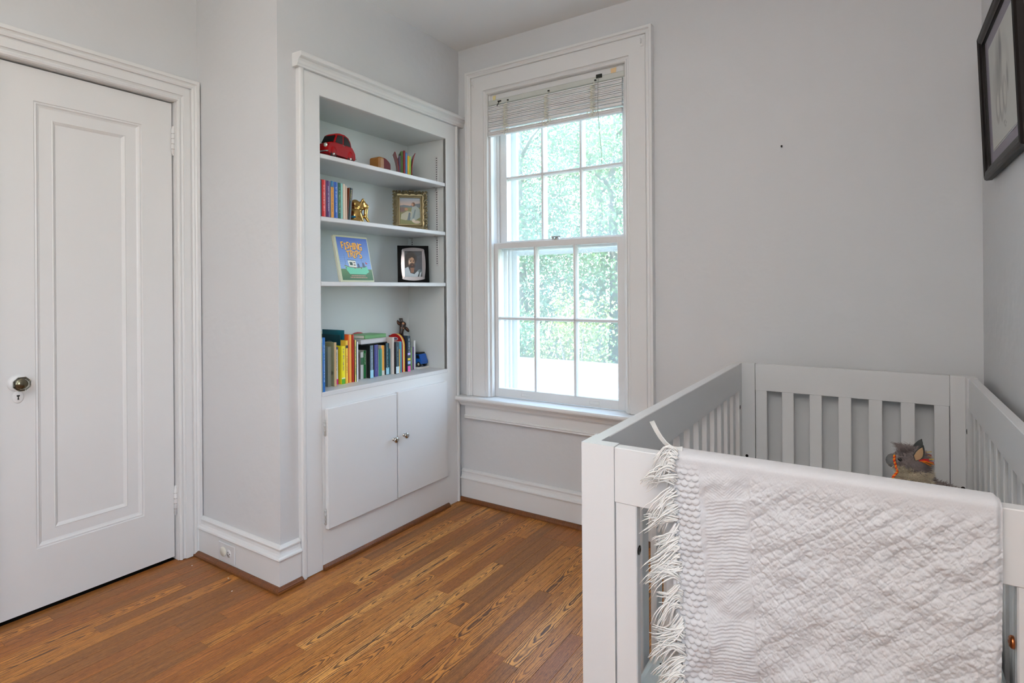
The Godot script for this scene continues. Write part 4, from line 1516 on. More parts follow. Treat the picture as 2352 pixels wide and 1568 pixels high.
		for q in 12:
			var a := q / 11.0 * 4.6
			var rr := 0.0108 * (1.0 - q / 14.0)
			pts.append(c + dir * (cos(a) * rr) + side * (sin(a) * rr * sg + 0.002 * sg) + Vector3(0, 0, 0.0072 - 0.0006 * q / 11.0))
		tube(s, pts, [0.0030, 0.0030, 0.0028, 0.0027, 0.0026, 0.0025, 0.0024, 0.0022, 0.0022, 0.0024, 0.0030, 0.0018], 5)
		ball(s, c + side * 0.0085 + Vector3(0, 0, 0.004), Vector3(0.0048, 0.0048, 0.0035), 8)
	for q in [Vector3(0, H + 0.002, 0.004), Vector3(-W / 2 + 0.006, H - 0.006, 0.005), Vector3(W / 2 - 0.006, H - 0.006, 0.005), Vector3(-W / 2 + 0.006, 0.006, 0.005), Vector3(W / 2 - 0.006, 0.006, 0.005)]:
		ball(s, q, Vector3(0.010, 0.008, 0.006), 10)
	obj("scrollwork", s, bronze, t)
	var im := Image.create(112, 144, false, Image.FORMAT_RGB8)
	for y in 144:
		for x in 112:
			im.set_pixel(x, y, Color(0.60, 0.66, 0.72).lerp(Color(0.83, 0.70, 0.62), clampf(y / 44.0, 0, 1)) if y < 48 else Color(0.50, 0.50, 0.34).lerp(Color(0.44, 0.46, 0.25), (y - 48) / 96.0))
	fill_poly(im, [[0, 0.30], [0.2, 0.27], [0.5, 0.30], [0.8, 0.22], [1, 0.20], [1, 0.36], [0, 0.36]], Color(0.40, 0.44, 0.47))
	fill_oval(im, 0.12, 0.45, 0.16, 0.10, Color(0.42, 0.30, 0.30, 0.8), 0.4)
	fill_poly(im, [[0.60, 0.33], [0.80, 0.30], [0.97, 0.42], [0.99, 0.72], [0.70, 0.86], [0.35, 0.83], [0.40, 0.62], [0.55, 0.52]], Color(0.62, 0.66, 0.64))
	fill_poly(im, [[0.08, 0.62], [0.36, 0.50], [0.60, 0.52], [0.55, 0.72], [0.30, 0.84], [0.05, 0.80]], Color(0.70, 0.69, 0.60))
	fill_poly(im, [[0.44, 0.55], [0.52, 0.56], [0.50, 0.84], [0.36, 0.84]], Color(0.36, 0.42, 0.46))
	fill_poly(im, [[0.72, 0.44], [0.78, 0.44], [0.70, 0.74], [0.60, 0.78]], Color(0.44, 0.50, 0.50))
	fill_oval(im, 0.66, 0.245, 0.085, 0.075, Color(0.35, 0.22, 0.15))
	fill_oval(im, 0.62, 0.255, 0.05, 0.055, Color(0.74, 0.56, 0.44))
	fill_oval(im, 0.32, 0.43, 0.08, 0.05, Color(0.70, 0.50, 0.38))
	fill_oval(im, 0.82, 0.90, 0.17, 0.06, Color(0.80, 0.74, 0.66))
	fill_oval(im, 0.66, 0.85, 0.08, 0.06, Color(0.86, 0.80, 0.72))
	sheet("print", Vector3(0, H / 2, -0.004), W - 0.064, H - 0.064, 0.003, print_mat(im), t)
	strut(t, H)


func ring_frame(s: SurfaceTool, prof: PackedVector2Array, W: float, H: float) -> void:
	sweep(s, prof, [[Vector3(-W / 2, 0, 0), Vector3(1, 1, 0), Vector3.BACK], [Vector3(W / 2, 0, 0), Vector3(-1, 1, 0), Vector3.BACK], [Vector3(W / 2, H, 0), Vector3(-1, -1, 0), Vector3.BACK], [Vector3(-W / 2, H, 0), Vector3(1, -1, 0), Vector3.BACK]], false, true)


func strut(t: Node3D, H: float) -> void:
	var s := begin()
	box(s, Vector3(0, H * 0.32, -0.026), Vector3(0.03, H * 0.64, 0.003), 0.001, Basis(Vector3.RIGHT, 0.22))
	obj("easel_back", s, paint(Color(0.12, 0.11, 0.10), 0.7), t)


func third_shelf() -> void:
	# ---- picture book standing face out
	var t := thing("picture_book", "picture book titled FISHING TRIPS with a green boat, standing face out on the third shelf", "book", Vector3(-0.038, S3 + 0.001, 0.718), deg_to_rad(90))
	t.rotation.x = -0.24
	var W := 0.203
	var H := 0.222
	obj("back_cover", sbox(Vector3(-W / 2, 0, -0.013), Vector3(W / 2, H, -0.0105), 0.0008), paint(Color(0.72, 0.72, 0.58), 0.4), t)
	obj("pages", sbox(Vector3(-W / 2 + 0.002, 0.003, -0.0105), Vector3(W / 2 - 0.003, H - 0.003, -0.0025)), M.pages, t)
	var im := Image.create(240, 262, false, Image.FORMAT_RGB8)
	for y in 262:
		for x in 240:
			var c := Color(0.24, 0.36, 0.66).lerp(Color(0.55, 0.68, 0.86), clampf(y / 195.0, 0, 1))
			c = c.lerp(Color(0.30, 0.42, 0.66), 0.16 * sin(y * 0.55 + 2.0 * sin(x * 0.05)) if y > 110 else 0.0)
			im.set_pixel(x, y, c if y < 194 else Color(0.33, 0.47, 0.27).lerp(Color(0.20, 0.36, 0.17), (y - 194) / 68.0))
	fill_poly(im, [[0.12, 0.655], [0.30, 0.695], [0.55, 0.70], [0.84, 0.665], [0.90, 0.80], [0.78, 0.86], [0.26, 0.86], [0.18, 0.77]], Color(0.42, 0.78, 0.62))
	fill_poly(im, [[0.12, 0.65], [0.30, 0.69], [0.55, 0.70], [0.84, 0.66], [0.84, 0.675], [0.55, 0.715], [0.30, 0.705], [0.12, 0.665]], Color(0.42, 0.30, 0.20))
	fill_poly(im, [[0.25, 0.535], [0.50, 0.545], [0.52, 0.70], [0.28, 0.685]], Color(0.93, 0.92, 0.86))
	fill_poly(im, [[0.235, 0.52], [0.515, 0.53], [0.515, 0.548], [0.235, 0.54]], Color(0.30, 0.42, 0.50))
	fill_poly(im, [[0.30, 0.575], [0.39, 0.58], [0.40, 0.655], [0.31, 0.65]], Color(0.12, 0.22, 0.14))
	fill_poly(im, [[0.42, 0.58], [0.485, 0.58], [0.49, 0.60], [0.425, 0.60]], Color(0.3, 0.12, 0.1))
	fill_poly(im, [[0.42, 0.635], [0.485, 0.635], [0.49, 0.655], [0.425, 0.655]], Color(0.3, 0.12, 0.1))
	for q in [[0.55, 0.60], [0.72, 0.58]]:
		fill_poly(im, [[q[0], q[1]], [q[0] + 0.05, q[1] + 0.01], [q[0] + 0.08, 0.695], [q[0] - 0.01, 0.70]], Color(0.27, 0.33, 0.45))
	fill_poly(im, [[0.82, 0.56], [0.89, 0.60], [0.86, 0.62], [0.82, 0.60]], Color(0.75, 0.2, 0.2))
	for x in [0.17, 0.45, 0.66]:
		fill_oval(im, x, 0.715, 0.018, 0.014, Color(0.5, 0.25, 0.15))
	for x in [0.16, 0.70]:
		fill_poly(im, [[x, 0.40], [x + 0.008, 0.40], [x + 0.012, 0.66], [x + 0.004, 0.66]], Color(0.32, 0.36, 0.5))
	var r := RandomNumberGenerator.new()
	r.seed = 3
	for line in [[0.88, 0.30, 0.74], [0.925, 0.25, 0.78]]:      # small print, too small to read
		var x: float = line[1]
		while x < line[2]:
			var l := r.randf_range(0.012, 0.03)
			fill_poly(im, [[x, line[0]], [x + l, line[0]], [x + l, line[0] + 0.024], [x, line[0] + 0.024]], Color(0.74, 0.56, 0.46))
			x += l + 0.008
	obj("front_cover", sbox(Vector3(-W / 2, 0, -0.0025), Vector3(W / 2, H, 0.0), 0.0008), paint(Color(0.80, 0.80, 0.66), 0.35), t)
	sheet("cover_print", Vector3(0.004, H / 2, 0.0004), W - 0.018, H - 0.016, 0.0004, print_mat(im, 0.35), t)
	var fnt := SystemFont.new()
	fnt.font_names = PackedStringArray(["Droid Sans"])
	fnt.font_weight = 700
	var gold := paint(Color(0.95, 0.68, 0.14), 0.4)
	var shade := paint(Color(0.10, 0.12, 0.26), 0.5)
	for word in [["FISHING", -0.069, 0.162], ["TRIPS", -0.042, 0.123]]:
		var chars: String = word[0]
		var x: float = word[1]
		for k in chars.length():
			var ch := chars[k]
			var wid := 0.0125 if ch == "I" else 0.0200
			x += wid * 0.5
			for layer in 2:
				var tm := TextMesh.new()
				tm.text = ch
				tm.font = fnt
				tm.font_size = 64
				tm.pixel_size = 0.00072
				tm.depth = 0.0006
				var o := put("title_shadow" if layer == 0 else "title_letter", tm, shade if layer == 0 else gold, t)
				var off := Vector3(0.0016, -0.0016, 0.0) if layer == 0 else Vector3(0, 0, 0.0004)
				var dy := 0.003 * sin(k * 2.1 + x * 90.0)
				o.position = Vector3(x, word[2] + 0.010 + dy, 0.0009) + off
				o.rotation.z = 0.09 * sin(k * 1.7 + 1.0)
				o.scale = Vector3(0.80, 1.0, 1.0)
			x += wid * 0.5
	# ---- black frame with a portrait
	t = thing("black_picture_frame", "black photo frame with silver inner border and a bearded portrait, third shelf", "picture frame", Vector3(-0.120, S3 + 0.001, 0.255), deg_to_rad(48))
	t.rotation.x = -0.15
	W = 0.168
	H = 0.206
	var s := begin()
	ring_frame(s, PackedVector2Array([Vector2(0, -0.012), Vector2(0, -0.001), Vector2(0.001, 0.0), Vector2(0.0215, 0.0), Vector2(0.022, -0.001), Vector2(0.022, -0.012)]), W, H)
	obj("moulding", s, mat(Color(0.012, 0.012, 0.014), 0.5, 0.0, 0.2), t)
	s = begin()
	var outer := PackedVector2Array()
	var a0 := 0.058
	var b0 := 0.083
	for e in [[Vector2(-a0, -b0), Vector2(a0, -b0), Vector2(0, -1)], [Vector2(a0, -b0), Vector2(a0, b0), Vector2(1, 0)], [Vector2(a0, b0), Vector2(-a0, b0), Vector2(0, 1)], [Vector2(-a0, b0), Vector2(-a0, -b0), Vector2(-1, 0)]]:
		for k in 8:
			var u := k / 8.0
			outer.append((e[0] as Vector2).lerp(e[1], u) + (e[2] as Vector2) * 0.008 * (1.0 - pow(2 * u - 1, 2.0)))
	var cen := Vector3(0, H / 2, 0)
	var inner := []
	for e in [[Vector2(-0.0475, -0.0705), Vector2(0.0475, -0.0705)], [Vector2(0.0475, -0.0705), Vector2(0.0475, 0.0705)], [Vector2(0.0475, 0.0705), Vector2(-0.0475, 0.0705)], [Vector2(-0.0475, 0.0705), Vector2(-0.0475, -0.0705)]]:
		for k in 8:
			inner.append((e[0] as Vector2).lerp(e[1], k / 8.0))
	for k in 32:
		var j := (k + 1) % 32
		var o1 := cen + Vector3(outer[k].x, outer[k].y, 0.0012)
		var o2 := cen + Vector3(outer[j].x, outer[j].y, 0.0012)
		var i1 := cen + Vector3(inner[k].x, inner[k].y, 0.0045)
		var i2 := cen + Vector3(inner[j].x, inner[j].y, 0.0045)
		face(s, [o1, o2, i2, i1], Vector3.BACK)
		face(s, [o1, o2, o2 + Vector3(0, 0, -0.006), o1 + Vector3(0, 0, -0.006)], o1 - cen)
		face(s, [i1, i2, i2 + Vector3(0, 0, -0.008), i1 + Vector3(0, 0, -0.008)], cen - i1)
	obj("inner_border", s, mat(Color(0.72, 0.69, 0.69), 0.3, 0.7), t)
	im = Image.create(112, 160, false, Image.FORMAT_RGB8)
	im.fill(Color(0.20, 0.22, 0.24))
	fill_poly(im, [[0.55, 0.25], [1.0, 0.12], [1.0, 0.8], [0.5, 0.7]], Color(0.26, 0.28, 0.31))
	fill_oval(im, 0.37, 0.27, 0.31, 0.25, Color(0.15, 0.11, 0.085), 0.2)
	fill_oval(im, 0.18, 0.48, 0.14, 0.16, Color(0.20, 0.16, 0.13), 0.3)
	fill_oval(im, 0.43, 0.40, 0.14, 0.17, Color(0.72, 0.56, 0.44), 0.12)
	fill_oval(im, 0.30, 0.42, 0.07, 0.13, Color(0.86, 0.73, 0.62), 0.35)
	fill_oval(im, 0.43, 0.56, 0.16, 0.10, Color(0.20, 0.13, 0.10), 0.25)
	fill_poly(im, [[0.27, 0.325], [0.42, 0.335], [0.42, 0.355], [0.27, 0.345]], Color(0.22, 0.14, 0.1))
	fill_poly(im, [[0.48, 0.335], [0.57, 0.325], [0.57, 0.345], [0.48, 0.355]], Color(0.22, 0.14, 0.1))
	fill_oval(im, 0.35, 0.385, 0.045, 0.018, Color(0.18, 0.12, 0.10))
	fill_oval(im, 0.51, 0.385, 0.04, 0.018, Color(0.18, 0.12, 0.10))
	fill_oval(im, 0.44, 0.535, 0.05, 0.014, Color(0.55, 0.30, 0.25))
	fill_poly(im, [[0.33, 0.64], [0.55, 0.64], [0.52, 0.82], [0.36, 0.84]], Color(0.52, 0.36, 0.28))
	fill_poly(im, [[0.04, 0.66], [0.22, 0.60], [0.34, 0.84], [0.55, 0.88], [0.78, 0.72], [0.86, 0.70], [0.72, 1.0], [0.0, 1.0]], Color(0.76, 0.80, 0.82))
	fill_poly(im, [[0.86, 0.80], [0.96, 0.78], [0.88, 1.0], [0.80, 1.0]], Color(0.74, 0.78, 0.80))
	fill_oval(im, 0.86, 0.76, 0.12, 0.06, Color(0.36, 0.42, 0.44, 0.8), 0.4)
	sheet("print", Vector3(0, H / 2, -0.003), 0.098, 0.144, 0.003, print_mat(im, 0.25), t)
	strut(t, H)


func book_row() -> void:
	var g := "children's books along the bookcase counter"
	var LB := Color(0.60, 0.82, 0.90)
	# label, front x, z left, z right, height, depth, spine, cover, extras
	var s: SurfaceTool
	var rows := [
		["thin cream book against the left cheek of the counter", -0.004, 0.9565, 0.9515, 0.262, 0.20, Color(0.86, 0.85, 0.74), Color(0.86, 0.85, 0.74), {}],
		["tall blue book with a colourful scene on its cover, leftmost on the counter edge", -0.001, 0.9505, 0.9375, 0.233, 0.20, Color(0.10, 0.38, 0.68), Color(0.25, 0.50, 0.72), {"art": true, "print": Color(0.75, 0.85, 0.95)}],
		["olive green hardback standing behind the tall blue book", -0.105, 0.925, 0.908, 0.244, 0.17, Color(0.80, 0.78, 0.62), Color(0.52, 0.54, 0.30), {}],
		["grey-green book left of the olive patterned cover", -0.092, 0.850, 0.8305, 0.180, 0.17, Color(0.66, 0.67, 0.60), Color(0.58, 0.60, 0.53), {}],
		["olive patterned hardback with a tan spine", -0.074, 0.830, 0.8155, 0.199, 0.18, Color(0.80, 0.66, 0.47), Color(0.56, 0.54, 0.40), {"splash": true}],
		["white spined book with a magenta foot", -0.104, 0.803, 0.7815, 0.162, 0.16, Color(0.93, 0.91, 0.90), Color(0.80, 0.62, 0.62), {"bands": [[0.001, 0.026, Color(0.88, 0.09, 0.50)]], "print": Color(0.15, 0.20, 0.40), "print_from": 0.4, "print_to": 0.95}],
		["thin lavender book between the white and lemon spines", -0.114, 0.7795, 0.7735, 0.172, 0.15, Color(0.68, 0.67, 0.82), Color(0.16, 0.22, 0.60), {}],
		["lemon yellow book with purple lettering and a green foot", -0.093, 0.772, 0.7505, 0.176, 0.17, Color(0.96, 0.90, 0.10), Color(0.93, 0.88, 0.12), {"bands": [[0.001, 0.024, Color(0.32, 0.66, 0.05)], [0.024, 0.030, Color(0.92, 0.94, 0.80)]], "print": Color(0.42, 0.22, 0.50), "print_from": 0.36, "print_to": 0.93}],
		["golden yellow book right of the lemon one", -0.094, 0.7465, 0.7325, 0.201, 0.17, Color(0.96, 0.78, 0.26), Color(0.94, 0.76, 0.25), {"print": Color(0.45, 0.25, 0.12), "print_from": 0.25, "print_to": 0.66, "bands": [[0.165, 0.178, Color(0.10, 0.08, 0.06)]]}],
		["dark teal picture book whose cover shows above the lemon yellow spine", -0.128, 0.7500, 0.7470, 0.226, 0.15, Color(0.04, 0.24, 0.28), Color(0.04, 0.24, 0.28), {"picture": true}],
		["tall teal book whose cover shows left of the orange hardback", -0.124, 0.7318, 0.7272, 0.247, 0.155, Color(0.06, 0.36, 0.42), Color(0.06, 0.37, 0.43), {}],
		["tall orange hardback with a gold stripe down its spine", -0.100, 0.7265, 0.7045, 0.226, 0.17, Color(0.90, 0.66, 0.22), Color(0.86, 0.36, 0.13), {"stripe": Color(0.84, 0.38, 0.12)}],
		["tall red book right of the orange hardback", -0.096, 0.7035, 0.6945, 0.225, 0.17, Color(0.72, 0.18, 0.10), Color(0.66, 0.16, 0.12), {}],
		["thin yellow book flecked with green", -0.092, 0.694, 0.6845, 0.199, 0.17, Color(0.93, 0.88, 0.45), Color(0.35, 0.20, 0.12), {"print": Color(0.20, 0.35, 0.10)}],
		["plain white book right of the green-flecked yellow one", -0.090, 0.684, 0.6730, 0.190, 0.17, Color(0.94, 0.92, 0.93), Color(0.16, 0.40, 0.42), {}],
		["small maroon book at the left of the short books", -0.143, 0.641, 0.6215, 0.121, 0.13, Color(0.60, 0.57, 0.60), Color(0.62, 0.08, 0.24), {}],
		["small grey and green book beside the maroon one", -0.134, 0.6205, 0.6015, 0.131, 0.14, Color(0.82, 0.82, 0.80), Color(0.66, 0.64, 0.62), {"bands": [[0.070, 0.105, Color(0.10, 0.36, 0.20)]]}],
		["small bright green book with white flecks", -0.136, 0.6005, 0.5815, 0.138, 0.14, Color(0.08, 0.45, 0.22), Color(0.78, 0.78, 0.74), {"print": Color(0.85, 0.9, 0.85), "print_from": 0.5, "print_to": 0.9}],
		["slate blue library book with a pale blue sticker, left one of three", -0.111, 0.5805, 0.5575, 0.162, 0.15, Color(0.36, 0.46, 0.54), Color(0.10, 0.10, 0.11), {"bands": [[0.002, 0.040, LB]], "print": Color(0.75, 0.80, 0.84)}],
		["ochre brown book left of the indigo one", -0.140, 0.5535, 0.5345, 0.156, 0.13, Color(0.55, 0.40, 0.10), Color(0.80, 0.80, 0.78), {}],
		["thick indigo book among the short books", -0.132, 0.5335, 0.5045, 0.160, 0.14, Color(0.22, 0.22, 0.52), Color(0.05, 0.05, 0.10), {"print": Color(0.35, 0.36, 0.62)}],
		["emerald green book with an aqua edge right of the indigo one", -0.131, 0.5035, 0.4795, 0.136, 0.14, Color(0.03, 0.44, 0.36), Color(0.72, 0.86, 0.80), {}],
		["orange book with a white foot left of the dark teal one", -0.138, 0.4785, 0.4560, 0.152, 0.13, Color(0.92, 0.62, 0.10), Color(0.90, 0.90, 0.86), {"bands": [[0.001, 0.024, Color(0.90, 0.88, 0.82)]]}],
		["dark teal library book with a pale blue sticker, middle one of three", -0.130, 0.4550, 0.4315, 0.161, 0.14, Color(0.13, 0.30, 0.36), Color(0.05, 0.06, 0.07), {"bands": [[0.002, 0.036, LB]], "print": Color(0.45, 0.60, 0.64)}],
		["thin teal book beside the tall cream spine", -0.128, 0.4305, 0.4245, 0.132, 0.14, Color(0.10, 0.42, 0.48), Color(0.10, 0.42, 0.48), {}],
		["tall cream spined book rising above the short books", -0.114, 0.4235, 0.4105, 0.191, 0.15, Color(0.88, 0.83, 0.78), Color(0.84, 0.80, 0.77), {}],
		["dark slate library book with a pale sticker, right one of three", -0.104, 0.4095, 0.3850, 0.163, 0.16, Color(0.12, 0.22, 0.28), Color(0.05, 0.06, 0.12), {"bands": [[0.002, 0.038, Color(0.80, 0.88, 0.92)]], "print": Color(0.40, 0.55, 0.60)}],
		["short amber yellow book in front of the cyan one", -0.116, 0.3840, 0.3645, 0.125, 0.14, Color(0.93, 0.73, 0.28), Color(0.55, 0.38, 0.08), {}],
		["cyan spined book left of the red arched book", -0.126, 0.3630, 0.3430, 0.163, 0.14, Color(0.05, 0.58, 0.70), Color(0.72, 0.70, 0.70), {}],
		["navy book with coloured lettering and a pink foot", -0.110, 0.3165, 0.2945, 0.190, 0.14, Color(0.03, 0.17, 0.27), Color(0.03, 0.15, 0.24), {"bands": [[0.001, 0.030, Color(0.90, 0.38, 0.68)], [0.040, 0.055, Color(0.65, 0.75, 0.92)], [0.06, 0.072, Color(0.90, 0.82, 0.25)], [0.088, 0.100, Color(0.74, 0.68, 0.95)]], "print": Color(0.85, 0.90, 0.92), "print_from": 0.55, "print_to": 0.92}],
		["small grey book right of the navy spine", -0.137, 0.2800, 0.2640, 0.132, 0.11, Color(0.63, 0.58, 0.58), Color(0.60, 0.56, 0.56), {}],
		["thin lime green book near the right of the row", -0.141, 0.2575, 0.2490, 0.124, 0.105, Color(0.42, 0.66, 0.22), Color(0.80, 0.80, 0.76), {}],
		["small purple book near the right of the row", -0.141, 0.2480, 0.2320, 0.124, 0.105, Color(0.36, 0.24, 0.44), Color(0.70, 0.66, 0.72), {}],
		["white book at the right end of the row beside the toy truck", -0.149, 0.2255, 0.2120, 0.157, 0.10, Color(0.93, 0.92, 0.92), Color(0.88, 0.89, 0.87), {}]]
	for q in rows:
		var t := book(q[0], Vector3(q[1], CT, q[2]), q[2] - q[3], q[4], q[5], q[6], q[7], g, q[8])
		var ex: Dictionary = q[8]
		if ex.has("stripe"):
			var w: float = q[2] - q[3]
			obj("spine_stripe", sbox(Vector3(0.0004, 0.0, -0.0030), Vector3(w * 0.28, q[4], 0.0004)), paint(ex.stripe, 0.4), t)
		if ex.has("picture"):
			s = begin()
			ball(s, Vector3(-0.0002, q[4] * 0.80, -0.075), Vector3(0.0006, 0.016, 0.030), 14)
			obj("cover_picture", s, paint(Color(0.42, 0.48, 0.46), 0.4), t)
		if ex.has("art") or ex.has("splash"):
			var im := Image.create(72, 96, false, Image.FORMAT_RGB8)
			if ex.has("art"):
				im.fill(Color(0.36, 0.56, 0.80))
				fill_poly(im, [[0, 0.0], [1, 0.0], [1, 0.08], [0, 0.05]], Color(0.9, 0.9, 0.9))
				fill_poly(im, [[0, 0.20], [1, 0.16], [1, 0.26], [0, 0.28]], Color(0.66, 0.26, 0.40))
				fill_poly(im, [[0, 0.28], [1, 0.26], [1, 0.5], [0, 0.5]], Color(0.13, 0.36, 0.15))
				fill_oval(im, 0.5, 0.27, 0.5, 0.06, Color(0.78, 0.78, 0.25))
				fill_poly(im, [[0, 0.5], [1, 0.46], [1, 0.85], [0, 0.85]], Color(0.42, 0.36, 0.56))
				fill_poly(im, [[0, 0.85], [1, 0.85], [1, 1], [0, 1]], Color(0.62, 0.58, 0.56))
			else:
				im.fill(Color(0.56, 0.55, 0.42))
				for k in 9:
					fill_oval(im, 0.5 + 0.36 * sin(k * 2.3), 0.22 + 0.08 * k, 0.12, 0.05, Color(0.24, 0.21, 0.14), 0.4)
				fill_oval(im, 0.85, 0.80, 0.04, 0.03, Color(0.9, 0.9, 0.85))
			sheet("cover_art", Vector3(-0.0004, q[4] * 0.5, -q[5] * 0.5), q[5] * 0.97, q[4] * 0.97, 0.0003, print_mat(im), t, Basis(Vector3(0, 0, 1), Vector3.UP, Vector3(-1, 0, 0)))
	# ---- arch-topped red board book
	var t := thing("board_book", "red board book with an arched top and yellow edge, beside the navy spine", "book", Vector3(-0.124, CT, 0.3400), PI / 2, g)
	var dep := 0.118
	var arch := func(ins: float) -> PackedVector2Array:
		var p := PackedVector2Array([Vector2(-dep + ins, ins), Vector2(-ins, ins)])
		for k in 17:
			var a := PI * k / 16
			p.append(Vector2(-dep * 0.5 + (dep * 0.5 - ins) * cos(a), 0.142 + (0.060 - ins) * sin(a)))
		return p
	var bx := Transform3D(Basis(Vector3(0, 0, 1), Vector3.UP, Vector3(-1, 0, 0)), Vector3.ZERO)
	s = begin()
	slab(s, arch.call(0.0), -0.0030, 0.0, bx)
	slab(s, arch.call(0.0), -0.0205, -0.0175, bx)
	obj("cover", s, paint(Color(0.66, 0.04, 0.05), 0.3), t)
	s = begin()
	slab(s, arch.call(0.0006), -0.0175, -0.0030, bx)
	obj("pages", s, paint(Color(0.95, 0.80, 0.30), 0.5), t)
	s = begin()
	slab(s, arch.call(0.0003), -0.0060, -0.0030, bx)
	obj("cream_edge", s, paint(Color(0.93, 0.86, 0.74), 0.5), t)
	s = begin()
	var ov := PackedVector2Array()
	for k in 20:
		ov.append(Vector2(-0.052 + 0.020 * cos(TAU * k / 20), 0.175 + 0.0095 * sin(TAU * k / 20)))
	slab(s, ov, 0.0, 0.0006, bx)
	obj("oval_badge", s, paint(Color(0.85, 0.85, 0.86), 0.4), t)
	s = begin()
	for k in 20:
		ov[k] = Vector2(-0.052 + 0.0145 * cos(TAU * k / 20), 0.175 + 0.0055 * sin(TAU * k / 20))
	slab(s, ov, 0.0006, 0.0010, bx)
	obj("badge_centre", s, paint(Color(0.42, 0.36, 0.48), 0.4), t)
	s = begin()
	slab(s, PackedVector2Array([Vector2(-0.110, 0.138), Vector2(-0.062, 0.138), Vector2(-0.050, 0.150), Vector2(-0.070, 0.156), Vector2(-0.110, 0.150)]), 0.0, 0.0006, bx)
	obj("orange_flash", s, paint(Color(0.88, 0.42, 0.08), 0.4), t)
	# ---- books lying on top of the short ones
	t = thing("flat_book", "thick white book with a black cover lying across the short books", "book", Vector3(-0.215, CT + 0.1632, 0.515), 0.0, "books lying flat")
	obj("cover", sbox(Vector3(-0.066, 0, -0.088), Vector3(0.066, 0.004, 0.088), 0.001), paint(Color(0.06, 0.06, 0.07), 0.4), t)
	obj("pages", sbox(Vector3(-0.064, 0.004, -0.086), Vector3(0.062, 0.0255, 0.086), 0.001), paint(Color(0.84, 0.83, 0.84), 0.7), t)
	obj("top_cover", sbox(Vector3(-0.066, 0.0255, -0.088), Vector3(0.066, 0.0275, 0.088), 0.0008), paint(Color(0.88, 0.87, 0.87), 0.4), t)
	t = thing("flat_book", "green book lying on top of the thick white one", "book", Vector3(-0.215, CT + 0.191, 0.500), 0.0, "books lying flat")
	obj("cover", sbox(Vector3(-0.060, 0, -0.072), Vector3(0.060, 0.0022, 0.072), 0.0008), paint(Color(0.32, 0.54, 0.32), 0.4), t)
	obj("pages", sbox(Vector3(-0.058, 0.0022, -0.070), Vector3(0.050, 0.0170, 0.070), 0.0008), M.pages, t)
	obj("spine", sbox(Vector3(0.052, 0.0022, -0.072), Vector3(0.060, 0.0170, 0.072), 0.0008), paint(Color(0.36, 0.58, 0.36), 0.4), t)
	obj("top_cover", sbox(Vector3(-0.060, 0.0170, -0.072), Vector3(0.060, 0.0192, 0.072), 0.0008), paint(Color(0.38, 0.62, 0.38), 0.4), t)
	t = thing("flat_book", "thin white book lying under the toy truck at the right corner", "book", Vector3(-0.190, CT, 0.165), 0.0, "books lying flat")
	obj("cover", sbox(Vector3(-0.085, 0, -0.040), Vector3(0.060, 0.0085, 0.042), 0.001), paint(Color(0.90, 0.90, 0.90), 0.4), t)
	obj("pages", sbox(Vector3(-0.083, 0.0015, -0.038), Vector3(0.0606, 0.0070, 0.0405)), M.pages, t)
	t = thing("board_book", "red round-topped board book standing behind the green flat one", "book", Vector3(-0.286, CT, 0.505), PI / 2, "")
	s = begin()
	var ra := PackedVector2Array([Vector2(-0.075, 0), Vector2(0.075, 0)])
	for k in 13:
		var a := PI * k / 12
		ra.append(Vector2(0.075 * cos(a), 0.150 + 0.068 * sin(a)))
	slab(s, ra, 0.0, 0.0055)
	obj("cover", s, paint(Color(0.62, 0.05, 0.09), 0.35), t)
	# ---- wooden giraffe
	t = thing("giraffe_figure", "dark wooden giraffe figure peeking over the right end of the books", "figurine", Vector3(-0.269, CT, 0.190), deg_to_rad(46))
	var HY := 0.222
	var f := func(p: Vector3) -> float:
		var d := capsule(p, Vector3(0, 0.0, 0), Vector3(0, 0.07, 0), 0.0085, 0.0085)
		d = smin(d, capsule(p, Vector3(0, 0.06, 0), Vector3(-0.004, HY - 0.02, -0.002), 0.012, 0.0095), 0.01)
		d = smin(d, capsule(p, Vector3(0.003, HY + 0.018, 0.002), Vector3(-0.008, HY - 0.032, 0.012), 0.0180, 0.0105), 0.006)
		for e in [-0.010, 0.001]:
			d = smin(d, capsule(p, Vector3(e * 0.6, HY + 0.028, 0), Vector3(e - 0.003, HY + 0.050, -0.002), 0.0048, 0.0052), 0.004)
		return maxf(d, -p.y)
	put("body", skin(f, Vector3(-0.034, -0.004, -0.022), Vector3(0.030, HY + 0.062, 0.036), 0.0030), mat(Color(0.15, 0.065, 0.035), 0.35), t)
	for e in [[Vector3(-0.010, HY + 0.016, 0.002), Vector3(-0.036, HY + 0.042, 0.0), 1.0], [Vector3(0.014, HY + 0.004, 0.002), Vector3(0.036, HY - 0.022, 0.0), -1.0]]:
		s = begin()
		var mid: Vector3 = (e[0] + e[1]) * 0.5
		var d: Vector3 = (e[1] - e[0])
		ball(s, mid, Vector3(d.length() * 0.58, 0.0095, 0.004), 12, Basis(Vector3.BACK, atan2(d.y, d.x)))
		var ear := obj("ear", s, mat(Color(0.14, 0.07, 0.04), 0.4), t)
		s = begin()
		ball(s, mid + Vector3(0, 0, 0.003), Vector3(d.length() * 0.36, 0.0050, 0.002), 10, Basis(Vector3.BACK, atan2(d.y, d.x)))
		obj("ear_lining", s, paint(Color(0.36, 0.20, 0.11), 0.5), ear)
	s = begin()
	for q in [[0.004, 0.024, 0.007], [0.001, 0.010, 0.0055], [-0.005, 0.0, 0.005], [0.005, -0.002, 0.004], [-0.001, -0.013, 0.005], [-0.010, -0.022, 0.0045], [-0.004, -0.030, 0.004]]:
		ball(s, Vector3(q[0], HY + q[1], 0.0182 - 0.0006 * absf(q[1]) * 100.0 * 0.25), Vector3(q[2], q[2] * 1.1, 0.0022), 10)
